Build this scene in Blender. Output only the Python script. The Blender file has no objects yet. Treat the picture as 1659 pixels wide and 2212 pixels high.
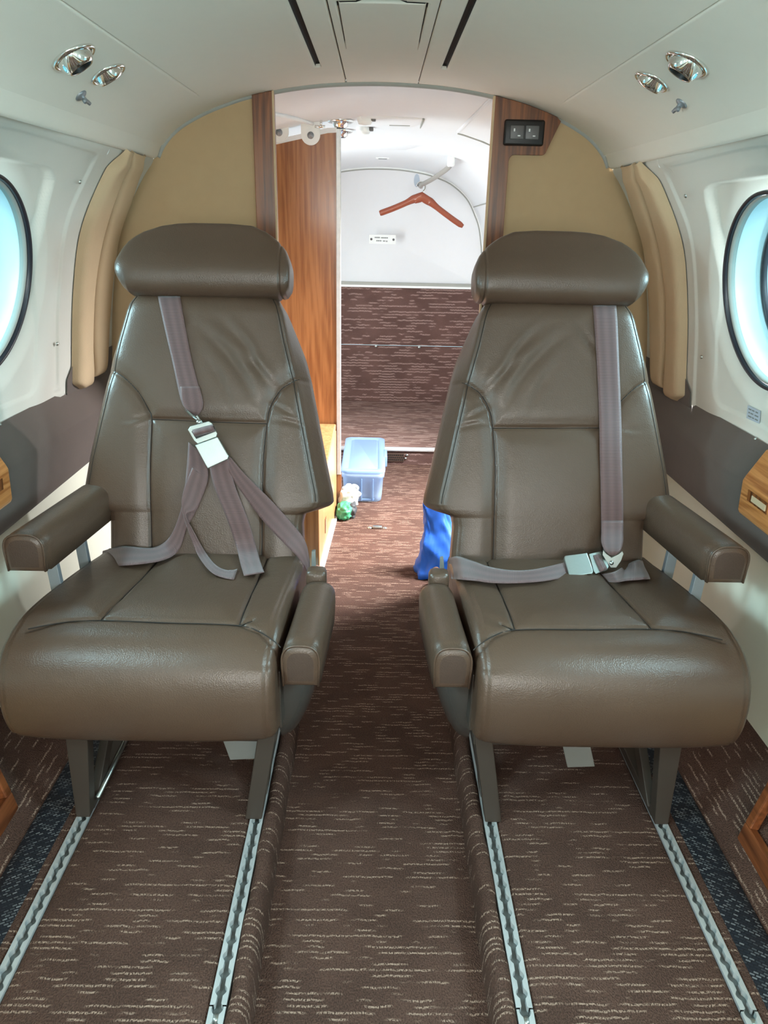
import bpy, bmesh, math, random
import numpy as np
from mathutils import Vector, Matrix
random.seed(7)
rng = np.random.RandomState(5)
C = bpy.context.scene.collection
SC = bpy.context.scene
# ------------------------------------------------------------------ camera
F = 1616.8
_p, _y, _r = [math.radians(a) for a in (21.1775, -0.7516, 1.2844)]
cp, sp, cy, sy, cr, sr = math.cos(_p), math.sin(_p), math.cos(_y), math.sin(_y), math.cos(_r), math.sin(_r)
Rz = np.array([[cy, -sy, 0], [sy, cy, 0], [0, 0, 1]])
r0, f0, u0 = Rz @ np.array([1, 0, 0.]), Rz @ np.array([0, cp, -sp]), Rz @ np.array([0, sp, cp])
CA, CB, CF = cr*r0 + sr*u0, -sr*r0 + cr*u0, f0
CC = np.array([-.0083, 0, 1.1])
cam_d = bpy.data.cameras.new('camera'); cam = bpy.data.objects.new('camera', cam_d); C.objects.link(cam)
cam_d.sensor_fit = 'VERTICAL'; cam_d.sensor_height = 36; cam_d.lens = 36*F/2212; cam_d.clip_start = .01
cam.matrix_world = Matrix(((CA[0], CB[0], -CF[0], CC[0]), (CA[1], CB[1], -CF[1], CC[1]), (CA[2], CB[2], -CF[2], CC[2]), (0, 0, 0, 1)))
SC.camera = cam
def ray(px, py): return (px-829.5)/F*CA - (py-1106)/F*CB + CF
def at(px, py, X=None, Y=None, Z=None):
    "point on the sight line of a photo position that lies on a plane of the room"
    d = ray(px, py)
    t = (Y-CC[1])/d[1] if Y is not None else (Z-CC[2])/d[2] if Z is not None else (X-CC[0])/d[0]
    return CC + d*t

# ------------------------------------------------------------------ helpers
def smooth(a, b, x):
    t = np.clip((x-a)/(b-a), 0, 1); return t*t*(3-2*t)
def lerp(a, b, t): return a + (b-a)*t
def mesh(name, V, Fc, mats, parent=None, smoothed=True, uv=None, fm=None, fix=True):
    me = bpy.data.meshes.new(name)
    me.from_pydata([tuple(map(float, v)) for v in V], [], [tuple(int(i) for i in f) for f in Fc])
    if not isinstance(mats, (list, tuple)): mats = [mats]
    for m in mats: me.materials.append(m)
    if fm is not None: me.polygons.foreach_set('material_index', [int(i) for i in fm])
    if uv is not None:
        l = me.uv_layers.new(name='UVMap')
        idx = np.zeros(len(me.loops), dtype=np.int32); me.loops.foreach_get('vertex_index', idx)
        l.data.foreach_set('uv', np.asarray(uv, dtype=np.float32)[idx].ravel())
    me.polygons.foreach_set('use_smooth', [smoothed]*len(me.polygons))
    if fix:
        bm = bmesh.new(); bm.from_mesh(me); bmesh.ops.recalc_face_normals(bm, faces=bm.faces); bm.to_mesh(me); bm.free()
    me.update()
    o = bpy.data.objects.new(name, me); C.objects.link(o)
    if parent is not None: o.parent = parent
    return o
class MB:
    def __init__(s): s.V, s.F, s.M, s.U = [], [], [], []
    def add(s, V, Fc, m=0, uv=None):
        b = len(s.V); s.V += [tuple(v) for v in V]; s.F += [tuple(i+b for i in f) for f in Fc]; s.M += [m]*len(Fc)
        s.U += [tuple(u) for u in uv] if uv is not None else [(v[0], v[1]) for v in V]
        return s
    def build(s, name, mats, parent=None, smoothed=True, fix=True):
        return mesh(name, s.V, s.F, mats, parent, smoothed, s.U, s.M, fix)
def gridf(nu, nv, closeu=False, closev=False):
    f = []
    for i in range(nu if closeu else nu-1):
        for j in range(nv if closev else nv-1):
            a, b = i, (i+1) % nu; c, d = j, (j+1) % nv
            f.append((a*nv+c, b*nv+c, b*nv+d, a*nv+d))
    return f
def box(x0, x1, y0, y1, z0, z1, bev=0, seg=2):
    bm = bmesh.new(); bmesh.ops.create_cube(bm, size=1)
    for v in bm.verts: v.co = Vector((lerp(x0, x1, v.co.x+.5), lerp(y0, y1, v.co.y+.5), lerp(z0, z1, v.co.z+.5)))
    if bev: bmesh.ops.bevel(bm, geom=bm.edges[:], offset=bev, segments=seg, affect='EDGES', profile=.5)
    bm.verts.index_update(); V = [tuple(v.co) for v in bm.verts]; Fc = [tuple(v.index for v in f.verts) for f in bm.faces]
    bm.free(); return V, Fc
def prism(P, vec, bev=0, seg=2):
    "closed polygon of 3D points pushed along vec"
    bm = bmesh.new(); n = len(P); vec = Vector(vec)
    a = [bm.verts.new(Vector(p)) for p in P]; b = [bm.verts.new(Vector(p)+vec) for p in P]
    bm.faces.new(a); bm.faces.new(b[::-1])
    for i in range(n): bm.faces.new((a[i], b[i], b[(i+1) % n], a[(i+1) % n]))
    bmesh.ops.recalc_face_normals(bm, faces=bm.faces)
    if bev: bmesh.ops.bevel(bm, geom=bm.edges[:], offset=bev, segments=seg, affect='EDGES', profile=.5)
    bm.verts.index_update(); V = [tuple(v.co) for v in bm.verts]; Fc = [tuple(v.index for v in f.verts) for f in bm.faces]
    bm.free(); return V, Fc
def tube(path, r, n=10, cap=True):
    P = [np.array(p, float) for p in path]; V = []; prev = None
    for i, p in enumerate(P):
        t = P[min(i+1, len(P)-1)] - P[max(i-1, 0)]; t /= np.linalg.norm(t)+1e-12
        if prev is None:
            a = np.cross(t, [0, 0, 1.]); a = a if np.linalg.norm(a) > .1 else np.cross(t, [1., 0, 0])
        else: a = prev - t*np.dot(prev, t)
        a /= np.linalg.norm(a); prev = a; b = np.cross(t, a); rr = r[i] if hasattr(r, '__len__') else r
        for k in range(n): V.append(p + rr*(math.cos(k*2*math.pi/n)*a + math.sin(k*2*math.pi/n)*b))
    f = gridf(len(P), n, closev=True)
    if cap: f += [tuple(range(n))[::-1], tuple(range(len(V)-n, len(V)))]
    return V, f
def lathe(prof, origin, axis, n=32, ref=None):
    "prof = (radius, height along axis)"
    ax = np.array(axis, float); ax /= np.linalg.norm(ax); o = np.array(origin, float)
    a = np.cross(ax, [0, 1., 0]) if abs(ax[1]) < .9 else np.cross(ax, [1., 0, 0]); a /= np.linalg.norm(a); b = np.cross(ax, a)
    V = []
    for r, h in prof:
        for k in range(n):
            t = k*2*math.pi/n; V.append(o + ax*h + r*(math.cos(t)*a + math.sin(t)*b))
    return V, gridf(len(prof), n, closev=True)
def catmull(P, step):
    P = np.array(P, float); out = []
    for i in range(len(P)-1):
        p0, p1, p2, p3 = P[max(i-1, 0)], P[i], P[i+1], P[min(i+2, len(P)-1)]
        n = max(1, int(math.ceil(np.linalg.norm(p2-p1)/step)))
        for k in range(n):
            t = k/n
            out.append(.5*((2*p1)+(-p0+p2)*t+(2*p0-5*p1+4*p2-p3)*t*t+(-p0+3*p1-3*p2+p3)*t**3))
    out.append(P[-1]); return np.array(out)
def polydist(X, Z, PL):
    "distance of points to a set of polylines"
    D = np.full(np.shape(X), 9.)
    for P in PL:
        for (ax, az), (bx, bz) in zip(P[:-1], P[1:]):
            vx, vz = bx-ax, bz-az; t = np.clip(((X-ax)*vx+(Z-az)*vz)/(vx*vx+vz*vz+1e-12), 0, 1)
            D = np.minimum(D, np.hypot(X-ax-t*vx, Z-az-t*vz))
    return D
def thing(name, label, cat, loc=(0, 0, 0), group=None):
    o = bpy.data.objects.new(name, None); C.objects.link(o); o.empty_display_size = .05
    o.location = loc; tag(o, label, cat, group); return o
def tag(o, label, cat, group=None):
    o['label'] = label; o['category'] = cat
    if group: o['group'] = group
    return o
def struct(name):
    o = bpy.data.objects.new(name, None); C.objects.link(o); o['kind'] = 'structure'; return o
def sub(V, loc): return [tuple(np.array(v)-np.array(loc)) for v in V]
_cnt = {}

# ------------------------------------------------------------------ materials
def srgb(r, g, b):
    f = lambda c: (c/255/12.92) if c/255 <= .04045 else ((c/255+.055)/1.055)**2.4
    return (f(r), f(g), f(b), 1)
def nmat(name):
    m = bpy.data.materials.new(name); m.use_nodes = True; nt = m.node_tree; bs = nt.nodes['Principled BSDF']
    return m, nt, bs
def N(nt, typ, **kw):
    n = nt.nodes.new(typ)
    for k, v in kw.items():
        if hasattr(n, k): setattr(n, k, v)
        else: n.inputs[k].default_value = v
    return n
def plain(name, col, rough=.5, metal=0, spec=.5, var=.06, vscale=30, bump=0, bscale=300, bdist=.002, coat=0, sheen=0):
    m, nt, bs = nmat(name); L = nt.links.new
    bs.inputs['Roughness'].default_value = rough; bs.inputs['Metallic'].default_value = metal
    bs.inputs['Specular IOR Level'].default_value = spec; bs.inputs['Coat Weight'].default_value = coat
    if sheen: bs.inputs['Sheen Weight'].default_value = sheen; bs.inputs['Sheen Roughness'].default_value = .5
    tc = N(nt, 'ShaderNodeTexCoord')
    no = N(nt, 'ShaderNodeTexNoise', Scale=vscale, Detail=4.); L(tc.outputs['Object'], no.inputs['Vector'])
    mx = N(nt, 'ShaderNodeMix', data_type='RGBA'); L(no.outputs['Fac'], mx.inputs[0])
    mx.inputs[6].default_value = tuple(c*(1-var) for c in col[:3])+(1,); mx.inputs[7].default_value = tuple(min(1, c*(1+var)) for c in col[:3])+(1,)
    L(mx.outputs[2], bs.inputs['Base Color'])
    if bump:
        nb = N(nt, 'ShaderNodeTexNoise', Scale=bscale, Detail=3.); L(tc.outputs['Object'], nb.inputs['Vector'])
        b = N(nt, 'ShaderNodeBump', Strength=bump, Distance=bdist); L(nb.outputs['Fac'], b.inputs['Height']); L(b.outputs['Normal'], bs.inputs['Normal'])
    return m
def leather(name, col, rough=.4, spec=.5):
    m, nt, bs = nmat(name); L = nt.links.new; tc = N(nt, 'ShaderNodeTexCoord')
    bs.inputs['Specular IOR Level'].default_value = spec
    n1 = N(nt, 'ShaderNodeTexNoise', Scale=9., Detail=5.); L(tc.outputs['Object'], n1.inputs['Vector'])
    mx = N(nt, 'ShaderNodeMix', data_type='RGBA'); L(n1.outputs['Fac'], mx.inputs[0])
    mx.inputs[6].default_value = tuple(c*.9 for c in col[:3])+(1,); mx.inputs[7].default_value = tuple(c*1.1 for c in col[:3])+(1,)
    L(mx.outputs[2], bs.inputs['Base Color'])
    mr = N(nt, 'ShaderNodeMapRange'); mr.inputs['To Min'].default_value = rough-.05; mr.inputs['To Max'].default_value = rough+.07
    L(n1.outputs['Fac'], mr.inputs['Value']); L(mr.outputs[0], bs.inputs['Roughness'])
    vo = N(nt, 'ShaderNodeTexVoronoi', Scale=420.); L(tc.outputs['Object'], vo.inputs['Vector'])
    n2 = N(nt, 'ShaderNodeTexNoise', Scale=40., Detail=3.); L(tc.outputs['Object'], n2.inputs['Vector'])
    ad = N(nt, 'ShaderNodeMath', operation='MULTIPLY_ADD'); L(n2.outputs['Fac'], ad.inputs[0]); ad.inputs[1].default_value = 2.2; L(vo.outputs['Distance'], ad.inputs[2])
    b = N(nt, 'ShaderNodeBump', Strength=.22, Distance=.0012); L(ad.outputs[0], b.inputs['Height']); L(b.outputs['Normal'], bs.inputs['Normal'])
    return m
def carpet(name, base, light, thr=.52, su=15., rows=96., wid=.17):
    m, nt, bs = nmat(name); L = nt.links.new; uv = N(nt, 'ShaderNodeUVMap')
    bs.inputs['Roughness'].default_value = .95; bs.inputs['Specular IOR Level'].default_value = .12
    def nz(sx, sy, det):
        mp = N(nt, 'ShaderNodeMapping'); mp.inputs['Scale'].default_value = (sx, sy, 1); L(uv.outputs[0], mp.inputs['Vector'])
        n = N(nt, 'ShaderNodeTexNoise', Scale=1., Detail=det, noise_dimensions='2D'); L(mp.outputs[0], n.inputs['Vector']); return n.outputs['Fac']
    def ma(op, a, b=None, c=None):
        n = N(nt, 'ShaderNodeMath', operation=op)
        for k, v in enumerate((a, b, c)):
            if v is None: continue
            if isinstance(v, (int, float)): n.inputs[k].default_value = v
            else: L(v, n.inputs[k])
        return n.outputs[0]
    def mr(v, a, b, c=0., d=1., sm=True):
        n = N(nt, 'ShaderNodeMapRange', interpolation_type='SMOOTHSTEP' if sm else 'LINEAR'); L(v, n.inputs['Value'])
        for k, q in zip(('From Min', 'From Max', 'To Min', 'To Max'), (a, b, c, d)): n.inputs[k].default_value = q
        return n.outputs[0]
    sx = N(nt, 'ShaderNodeSeparateXYZ'); L(uv.outputs[0], sx.inputs[0])
    y = nz(430., 300., 2.); big = nz(6., 9., 3.); wob = nz(55., 8., 1.)
    vv = ma('MULTIPLY_ADD', sx.outputs[1], rows, ma('MULTIPLY', wob, .45)); row = ma('FLOOR', vv); fr = ma('FRACT', vv)
    wn = N(nt, 'ShaderNodeTexWhiteNoise', noise_dimensions='1D'); L(row, wn.inputs['W'])
    cb = N(nt, 'ShaderNodeCombineXYZ'); L(ma('MULTIPLY', sx.outputs[0], su), cb.inputs[0]); L(ma('MULTIPLY', row, 3.73), cb.inputs[1])
    dn = N(nt, 'ShaderNodeTexNoise', Scale=1., Detail=1.5, noise_dimensions='2D'); L(cb.outputs[0], dn.inputs['Vector'])
    a = mr(ma('MULTIPLY_ADD', wn.outputs['Value'], .14, dn.outputs['Fac']), thr+.05, thr+.15)
    prof = mr(ma('ABSOLUTE', ma('SUBTRACT', fr, .5)), wid+.06, wid-.06)
    yb = mr(y, .36, .60)
    mask = ma('MULTIPLY', ma('MULTIPLY', a, prof), yb)
    v = N(nt, 'ShaderNodeMix', data_type='RGBA'); L(y, v.inputs[0])
    v.inputs[6].default_value = tuple(c*.35 for c in base[:3])+(1,); v.inputs[7].default_value = tuple(c*1.65 for c in base[:3])+(1,)
    v2 = N(nt, 'ShaderNodeMix', data_type='RGBA', blend_type='MULTIPLY'); v2.inputs[0].default_value = .5
    L(v.outputs[2], v2.inputs[6]); L(mr(big, .3, .7, .7, 1.2), v2.inputs[7])
    o = N(nt, 'ShaderNodeMix', data_type='RGBA'); L(mask, o.inputs[0]); L(v2.outputs[2], o.inputs[6]); o.inputs[7].default_value = light
    L(o.outputs[2], bs.inputs['Base Color'])
    b = N(nt, 'ShaderNodeBump', Strength=.8, Distance=.004); L(y, b.inputs['Height']); L(b.outputs['Normal'], bs.inputs['Normal'])
    return m
def wood(name, dark, lite, scale=1., rough=.3, coat=.3, axis='Z', ring=26.):
    m, nt, bs = nmat(name); L = nt.links.new; tc = N(nt, 'ShaderNodeTexCoord')
    def nz(a, b, det, rg=.55, dist=0.):
        mp = N(nt, 'ShaderNodeMapping'); mp.inputs['Scale'].default_value = tuple(q*scale for q in ((a, a, b) if axis == 'Z' else (a, b, a))); L(tc.outputs['Object'], mp.inputs['Vector'])
        n = N(nt, 'ShaderNodeTexNoise', Scale=1., Detail=det, Roughness=rg, Distortion=dist); L(mp.outputs[0], n.inputs['Vector']); return n.outputs['Fac']
    n1 = nz(9., .9, 2., .5, .3); n2 = nz(95., 3.2, 5.); n3 = nz(260., 12., 3.)
    k = N(nt, 'ShaderNodeMath', operation='MULTIPLY'); k.inputs[1].default_value = ring*3.; L(n1, k.inputs[0])
    sn = N(nt, 'ShaderNodeMath', operation='SINE'); L(k.outputs[0], sn.inputs[0])
    a = N(nt, 'ShaderNodeMath', operation='MULTIPLY_ADD'); L(sn.outputs[0], a.inputs[0]); a.inputs[1].default_value = .10; L(n2, a.inputs[2])
    c = N(nt, 'ShaderNodeMath', operation='MULTIPLY_ADD'); L(n3, c.inputs[0]); c.inputs[1].default_value = .35; L(a.outputs[0], c.inputs[2])
    r = N(nt, 'ShaderNodeValToRGB'); L(c.outputs[0], r.inputs[0])
    r.color_ramp.elements[0].position = .48; r.color_ramp.elements[0].color = dark
    r.color_ramp.elements[1].position = .84; r.color_ramp.elements[1].color = lite
    L(r.outputs[0], bs.inputs['Base Color']); bs.inputs['Roughness'].default_value = rough; bs.inputs['Coat Weight'].default_value = coat; bs.inputs['Coat Roughness'].default_value = .15
    b = N(nt, 'ShaderNodeBump', Strength=.12, Distance=.001); L(n2, b.inputs['Height']); L(b.outputs['Normal'], bs.inputs['Normal'])
    return m
def webbing(name, col):
    m, nt, bs = nmat(name); L = nt.links.new; uv = N(nt, 'ShaderNodeUVMap'); sx = N(nt, 'ShaderNodeSeparateXYZ'); L(uv.outputs[0], sx.inputs[0])
    a = N(nt, 'ShaderNodeMath', operation='MULTIPLY'); a.inputs[1].default_value = 15.7; L(sx.outputs[0], a.inputs[0])
    s = N(nt, 'ShaderNodeMath', operation='SINE'); L(a.outputs[0], s.inputs[0])
    mr = N(nt, 'ShaderNodeMapRange'); L(s.outputs[0], mr.inputs['Value']); mr.inputs['From Min'].default_value = -1; mr.inputs['To Min'].default_value = .84; mr.inputs['To Max'].default_value = 1.14
    wv = N(nt, 'ShaderNodeMath', operation='MULTIPLY'); wv.inputs[1].default_value = 2600.; L(sx.outputs[1], wv.inputs[0])
    s2 = N(nt, 'ShaderNodeMath', operation='SINE'); L(wv.outputs[0], s2.inputs[0])
    mx = N(nt, 'ShaderNodeMix', data_type='RGBA', blend_type='MULTIPLY'); mx.inputs[0].default_value = 1.; mx.inputs[6].default_value = col; L(mr.outputs[0], mx.inputs[7])
    L(mx.outputs[2], bs.inputs['Base Color']); bs.inputs['Roughness'].default_value = .55; bs.inputs['Sheen Weight'].default_value = .3
    b = N(nt, 'ShaderNodeBump', Strength=.3, Distance=.0006); L(s2.outputs[0], b.inputs['Height']); L(b.outputs['Normal'], bs.inputs['Normal'])
    return m
def wovenstrip(name):
    m, nt, bs = nmat(name); L = nt.links.new; uv = N(nt, 'ShaderNodeUVMap')
    br = N(nt, 'ShaderNodeTexBrick', Scale=1.); mp = N(nt, 'ShaderNodeMapping'); mp.inputs['Scale'].default_value = (95, 95, 1); mp.inputs['Rotation'].default_value = (0, 0, .6)
    L(uv.outputs[0], mp.inputs['Vector']); L(mp.outputs[0], br.inputs['Vector'])
    br.inputs['Color1'].default_value = (.010, .014, .024, 1); br.inputs['Color2'].default_value = (.30, .31, .32, 1); br.inputs['Mortar'].default_value = (.006, .008, .014, 1)
    br.inputs['Mortar Size'].default_value = .12; br.inputs['Bias'].default_value = -.35; br.inputs['Brick Width'].default_value = .9; br.inputs['Row Height'].default_value = .5
    L(br.outputs['Color'], bs.inputs['Base Color']); bs.inputs['Roughness'].default_value = .6
    b = N(nt, 'ShaderNodeBump', Strength=.8, Distance=.003, invert=True); L(br.outputs['Fac'], b.inputs['Height']); L(b.outputs['Normal'], bs.inputs['Normal'])
    return m
def clearpane(name, tint, gl=.12, rough=.02):
    m, nt, bs = nmat(name); L = nt.links.new; nt.nodes.remove(bs); out = nt.nodes['Material Output']
    t = N(nt, 'ShaderNodeBsdfTransparent'); t.inputs[0].default_value = tint; g = N(nt, 'ShaderNodeBsdfGlossy'); g.inputs['Roughness'].default_value = rough
    mx = N(nt, 'ShaderNodeMixShader'); mx.inputs[0].default_value = gl; L(t.outputs[0], mx.inputs[1]); L(g.outputs[0], mx.inputs[2]); L(mx.outputs[0], out.inputs[0])
    return m
def frosted(name, col, tr=.45):
    m, nt, bs = nmat(name); L = nt.links.new; out = nt.nodes['Material Output']
    bs.inputs['Base Color'].default_value = col; bs.inputs['Roughness'].default_value = .3
    t = N(nt, 'ShaderNodeBsdfTransparent'); t.inputs[0].default_value = (.85, .93, 1, 1)
    tl = N(nt, 'ShaderNodeBsdfTranslucent'); tl.inputs[0].default_value = col
    m1 = N(nt, 'ShaderNodeMixShader'); m1.inputs[0].default_value = .35; L(bs.outputs[0], m1.inputs[1]); L(tl.outputs[0], m1.inputs[2])
    m2 = N(nt, 'ShaderNodeMixShader'); m2.inputs[0].default_value = tr; L(m1.outputs[0], m2.inputs[1]); L(t.outputs[0], m2.inputs[2]); L(m2.outputs[0], out.inputs[0])
    return m

M = dict(
 leather=leather('brown_leather', srgb(85, 66, 53), .34, .6),
 leather_end=leather('dark_leather', srgb(76, 60, 51), .55, .3),
 shell=plain('seat_shell', srgb(72, 68, 64), .22, coat=.4, var=.03),
 frame=plain('seat_frame_paint', srgb(64, 55, 48), .5, var=.04),
 head=plain('headliner', srgb(232, 228, 216), .75, spec=.2, var=.015, bump=.08, bscale=500),
 panel=plain('window_panel', srgb(214, 213, 204), .62, spec=.22, var=.012, bump=.1, bscale=260),
 cream=plain('cream_panel', srgb(222, 221, 203), .55, var=.02),
 ledge=plain('brown_suede', srgb(92, 80, 74), .85, spec=.2, var=.08, bump=.25, bscale=700, sheen=.2),
 tan=plain('tan_fabric', srgb(190, 164, 128), .85, spec=.2, var=.04, bump=.2, bscale=700),
 pad=plain('pillar_fabric', srgb(205, 180, 147), .85, spec=.2, var=.04, bump=.25, bscale=600),
 white=plain('white_panel', srgb(230, 233, 235), .55, var=.012, bump=.12, bscale=180),
 gap=plain('dark_gap', srgb(44, 42, 38), .8),
 greyb=plain('grey_trim', srgb(160, 163, 156), .6),
 carpet=carpet('brown_carpet', srgb(90, 67, 58), srgb(172, 145, 128)),
 carpet_up=carpet('upright_carpet', srgb(104, 80, 74), srgb(176, 150, 142), thr=.47, su=9., rows=60., wid=.24),
 carpet_bed=carpet('bed_carpet', srgb(122, 97, 89), srgb(196, 172, 162), thr=.50, su=9., rows=52., wid=.24),  # base raised above the aisle carpet, door daylight put into the colour
 wood=wood('dark_wood', srgb(88, 48, 24), srgb(142, 84, 44)),
 woodL=wood('door_wood', srgb(132, 82, 46), srgb(166, 112, 68)),
 woodLit=wood('daylit_wood', srgb(168, 114, 70), srgb(204, 150, 102)),  # paler than the other woods: daylight on the cabinet put into the colour
 woodT=wood('table_wood', srgb(160, 92, 44), srgb(212, 142, 84), axis='Y'),
 woodC=wood('cabinet_wood', srgb(92, 48, 26), srgb(140, 80, 46), axis='Y'),
 alu=plain('aluminium', srgb(205, 208, 208), .42, metal=.45, var=.15, vscale=60),
 alud=plain('track_slot', srgb(120, 122, 120), .5, metal=.8, var=.3, vscale=90),
 chrome=plain('chrome', srgb(235, 235, 232), .08, metal=1, var=.0),
 steel=plain('buckle_steel', srgb(190, 196, 192), .34, metal=1, var=.05, vscale=200),
 strut=plain('armrest_strut', srgb(150, 155, 160), .45, metal=.6),
 black=plain('black_plastic', srgb(22, 20, 19), .45),
 rubber=plain('dark_gasket', srgb(38, 38, 46), .35),
 belt=webbing('belt_webbing', srgb(100, 75, 74)),
 woven=wovenstrip('woven_strip'),
 pane=clearpane('window_pane', (.78, .95, 1, 1)),
 reveal=plain('window_reveal', srgb(225, 240, 242), .4),
 hanger=plain('hanger_wood', srgb(150, 74, 48), .35, coat=.3, var=.15, vscale=60),
 rod=plain('coat_rod', srgb(150, 146, 138), .4),
 clearp=frosted('clear_plastic', srgb(196, 216, 238), .5),
 lidp=frosted('lid_plastic', srgb(150, 180, 216), .2),
 content=plain('box_contents', srgb(56, 74, 92), .7, var=.4, vscale=30),
 bagw=plain('white_bag', srgb(184, 187, 184), .5),
 bagg=plain('green_bag', srgb(60, 140, 100), .5, var=.3),
 bagd=plain('dark_bag', srgb(58, 60, 62), .6, var=.3),
 blue=plain('blue_bag_cloth', srgb(36, 104, 214), .5, var=.2, vscale=40),
 tag=plain('placard_white', srgb(238, 242, 240), .4),
 ink=plain('placard_ink', srgb(110, 118, 116), .6),
 sticker=plain('sticker_grey', srgb(172, 184, 196), .5),
 flap=plain('grey_pouch', srgb(128, 128, 124), .7),
 lens=plain('lamp_lens', srgb(150, 160, 158), .1, coat=.5),
 thread=plain('seam_thread', srgb(40, 33, 28), .7),
 button=plain('switch_grey', srgb(100, 100, 100), .4),
 cabin=plain('cabinet_inset', srgb(176, 136, 84), .6),
)

# ------------------------------------------------------------------ cabin section
SEC = catmull([(.560, 1.325), (.596, 1.296), (.623, 1.264), (.662, 1.219), (.696, 1.168), (.732, 1.104), (.757, 1.044), (.776, .970), (.796, .865), (.813, .743), (.825, .655), (.828, .62)], .01)
_ds = np.r_[0, np.cumsum(np.hypot(*np.diff(SEC, axis=0).T))]
_i0 = np.argmin(np.abs(SEC[:, 1]-1.264)); SS = _ds - _ds[_i0]
def sec(s):
    return np.interp(s, SS, SEC[:, 0]), np.interp(s, SS, SEC[:, 1])
def secn(s):
    a, b = sec(s-.01); c, d = sec(s+.01); l = np.hypot(c-a, d-b); return -(d-b)/l, (c-a)/l   # outward (x,z)
def s_of_z(z): return float(np.interp(-z, -SEC[:, 1], SS))
ARCH = [(-.612, 1.285), (-.585, 1.314), (-.547, 1.341), (-.481, 1.373), (-.392, 1.404), (-.31, 1.423), (-.241, 1.435), (-.166, 1.444), (-.085, 1.449)]
ARCHX = np.array([a[0] for a in ARCH] + [0] + [-a[0] for a in ARCH[::-1]]); ARCHZ = np.array([a[1] for a in ARCH] + [1.451] + [a[1] for a in ARCH[::-1]])
_ax = catmull(np.c_[ARCHX, ARCHZ], .01)
def CZ(x): return np.interp(x, _ax[:, 0], _ax[:, 1])
Y0, YB = -1.7, 2.30

# ---- side walls
WIN = [(1.575, .335), (.62, .335), (-.26, .335), (-1.14, .335)]
def win_y(sg, wy): return wy+.035 if sg > 0 and wy > 1 else wy
CELL = [(1.06, 1.94), (.18, 1.06), (-.70, .18), (-1.70, -.70)]
def wall_off(Y, s, wy, ws):
    r = np.hypot(Y-wy, s-ws)
    d = .026*(1-smooth(.203, .256, r))
    wy = wy-.06
    qx, qs = np.abs(Y-wy)-(.285-.05), np.abs(s-.36)-(.255-.05)
    sd = np.hypot(np.maximum(qx, 0), np.maximum(qs, 0)) + np.minimum(np.maximum(qx, qs), 0) - .05
    d = d + .022*(1-smooth(-.007, .003, sd))*(smooth(.42, .24, s)*.8+.2)
    qx, qs = np.abs(Y-wy)-(.385-.04), np.abs(s-.37)-(.325-.04)
    sd = np.hypot(np.maximum(qx, 0), np.maximum(qs, 0)) + np.minimum(np.maximum(qx, qs), 0) - .04
    d = d + .006*(1-smooth(-.005, .004, sd))
    return d + .016*(1-smooth(.0, .035, s))
def wpt(sg, Y, s, d):
    x, z = sec(s); nx, nz = secn(s); return sg*(x+nx*d), Y, z+nz*d
def wpw(sg, Y, s, d, wy, ws, w=None):
    "like wpt, but flattened to a plane around a window"
    if w is None: w = float(1-smooth(.215, .40, math.hypot(Y-wy, s-ws)))
    x, z = sec(s); nx, nz = secn(s); x0, z0 = sec(ws); mx, mz = secn(ws)
    px, pz = x0-mz*(ws-s), z0+mx*(ws-s)
    x, z, nx, nz = lerp(x, px, w), lerp(z, pz, w), lerp(nx, mx, w), lerp(nz, mz, w)
    return sg*(x+nx*d), Y, z+nz*d
WALLS = {}
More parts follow.
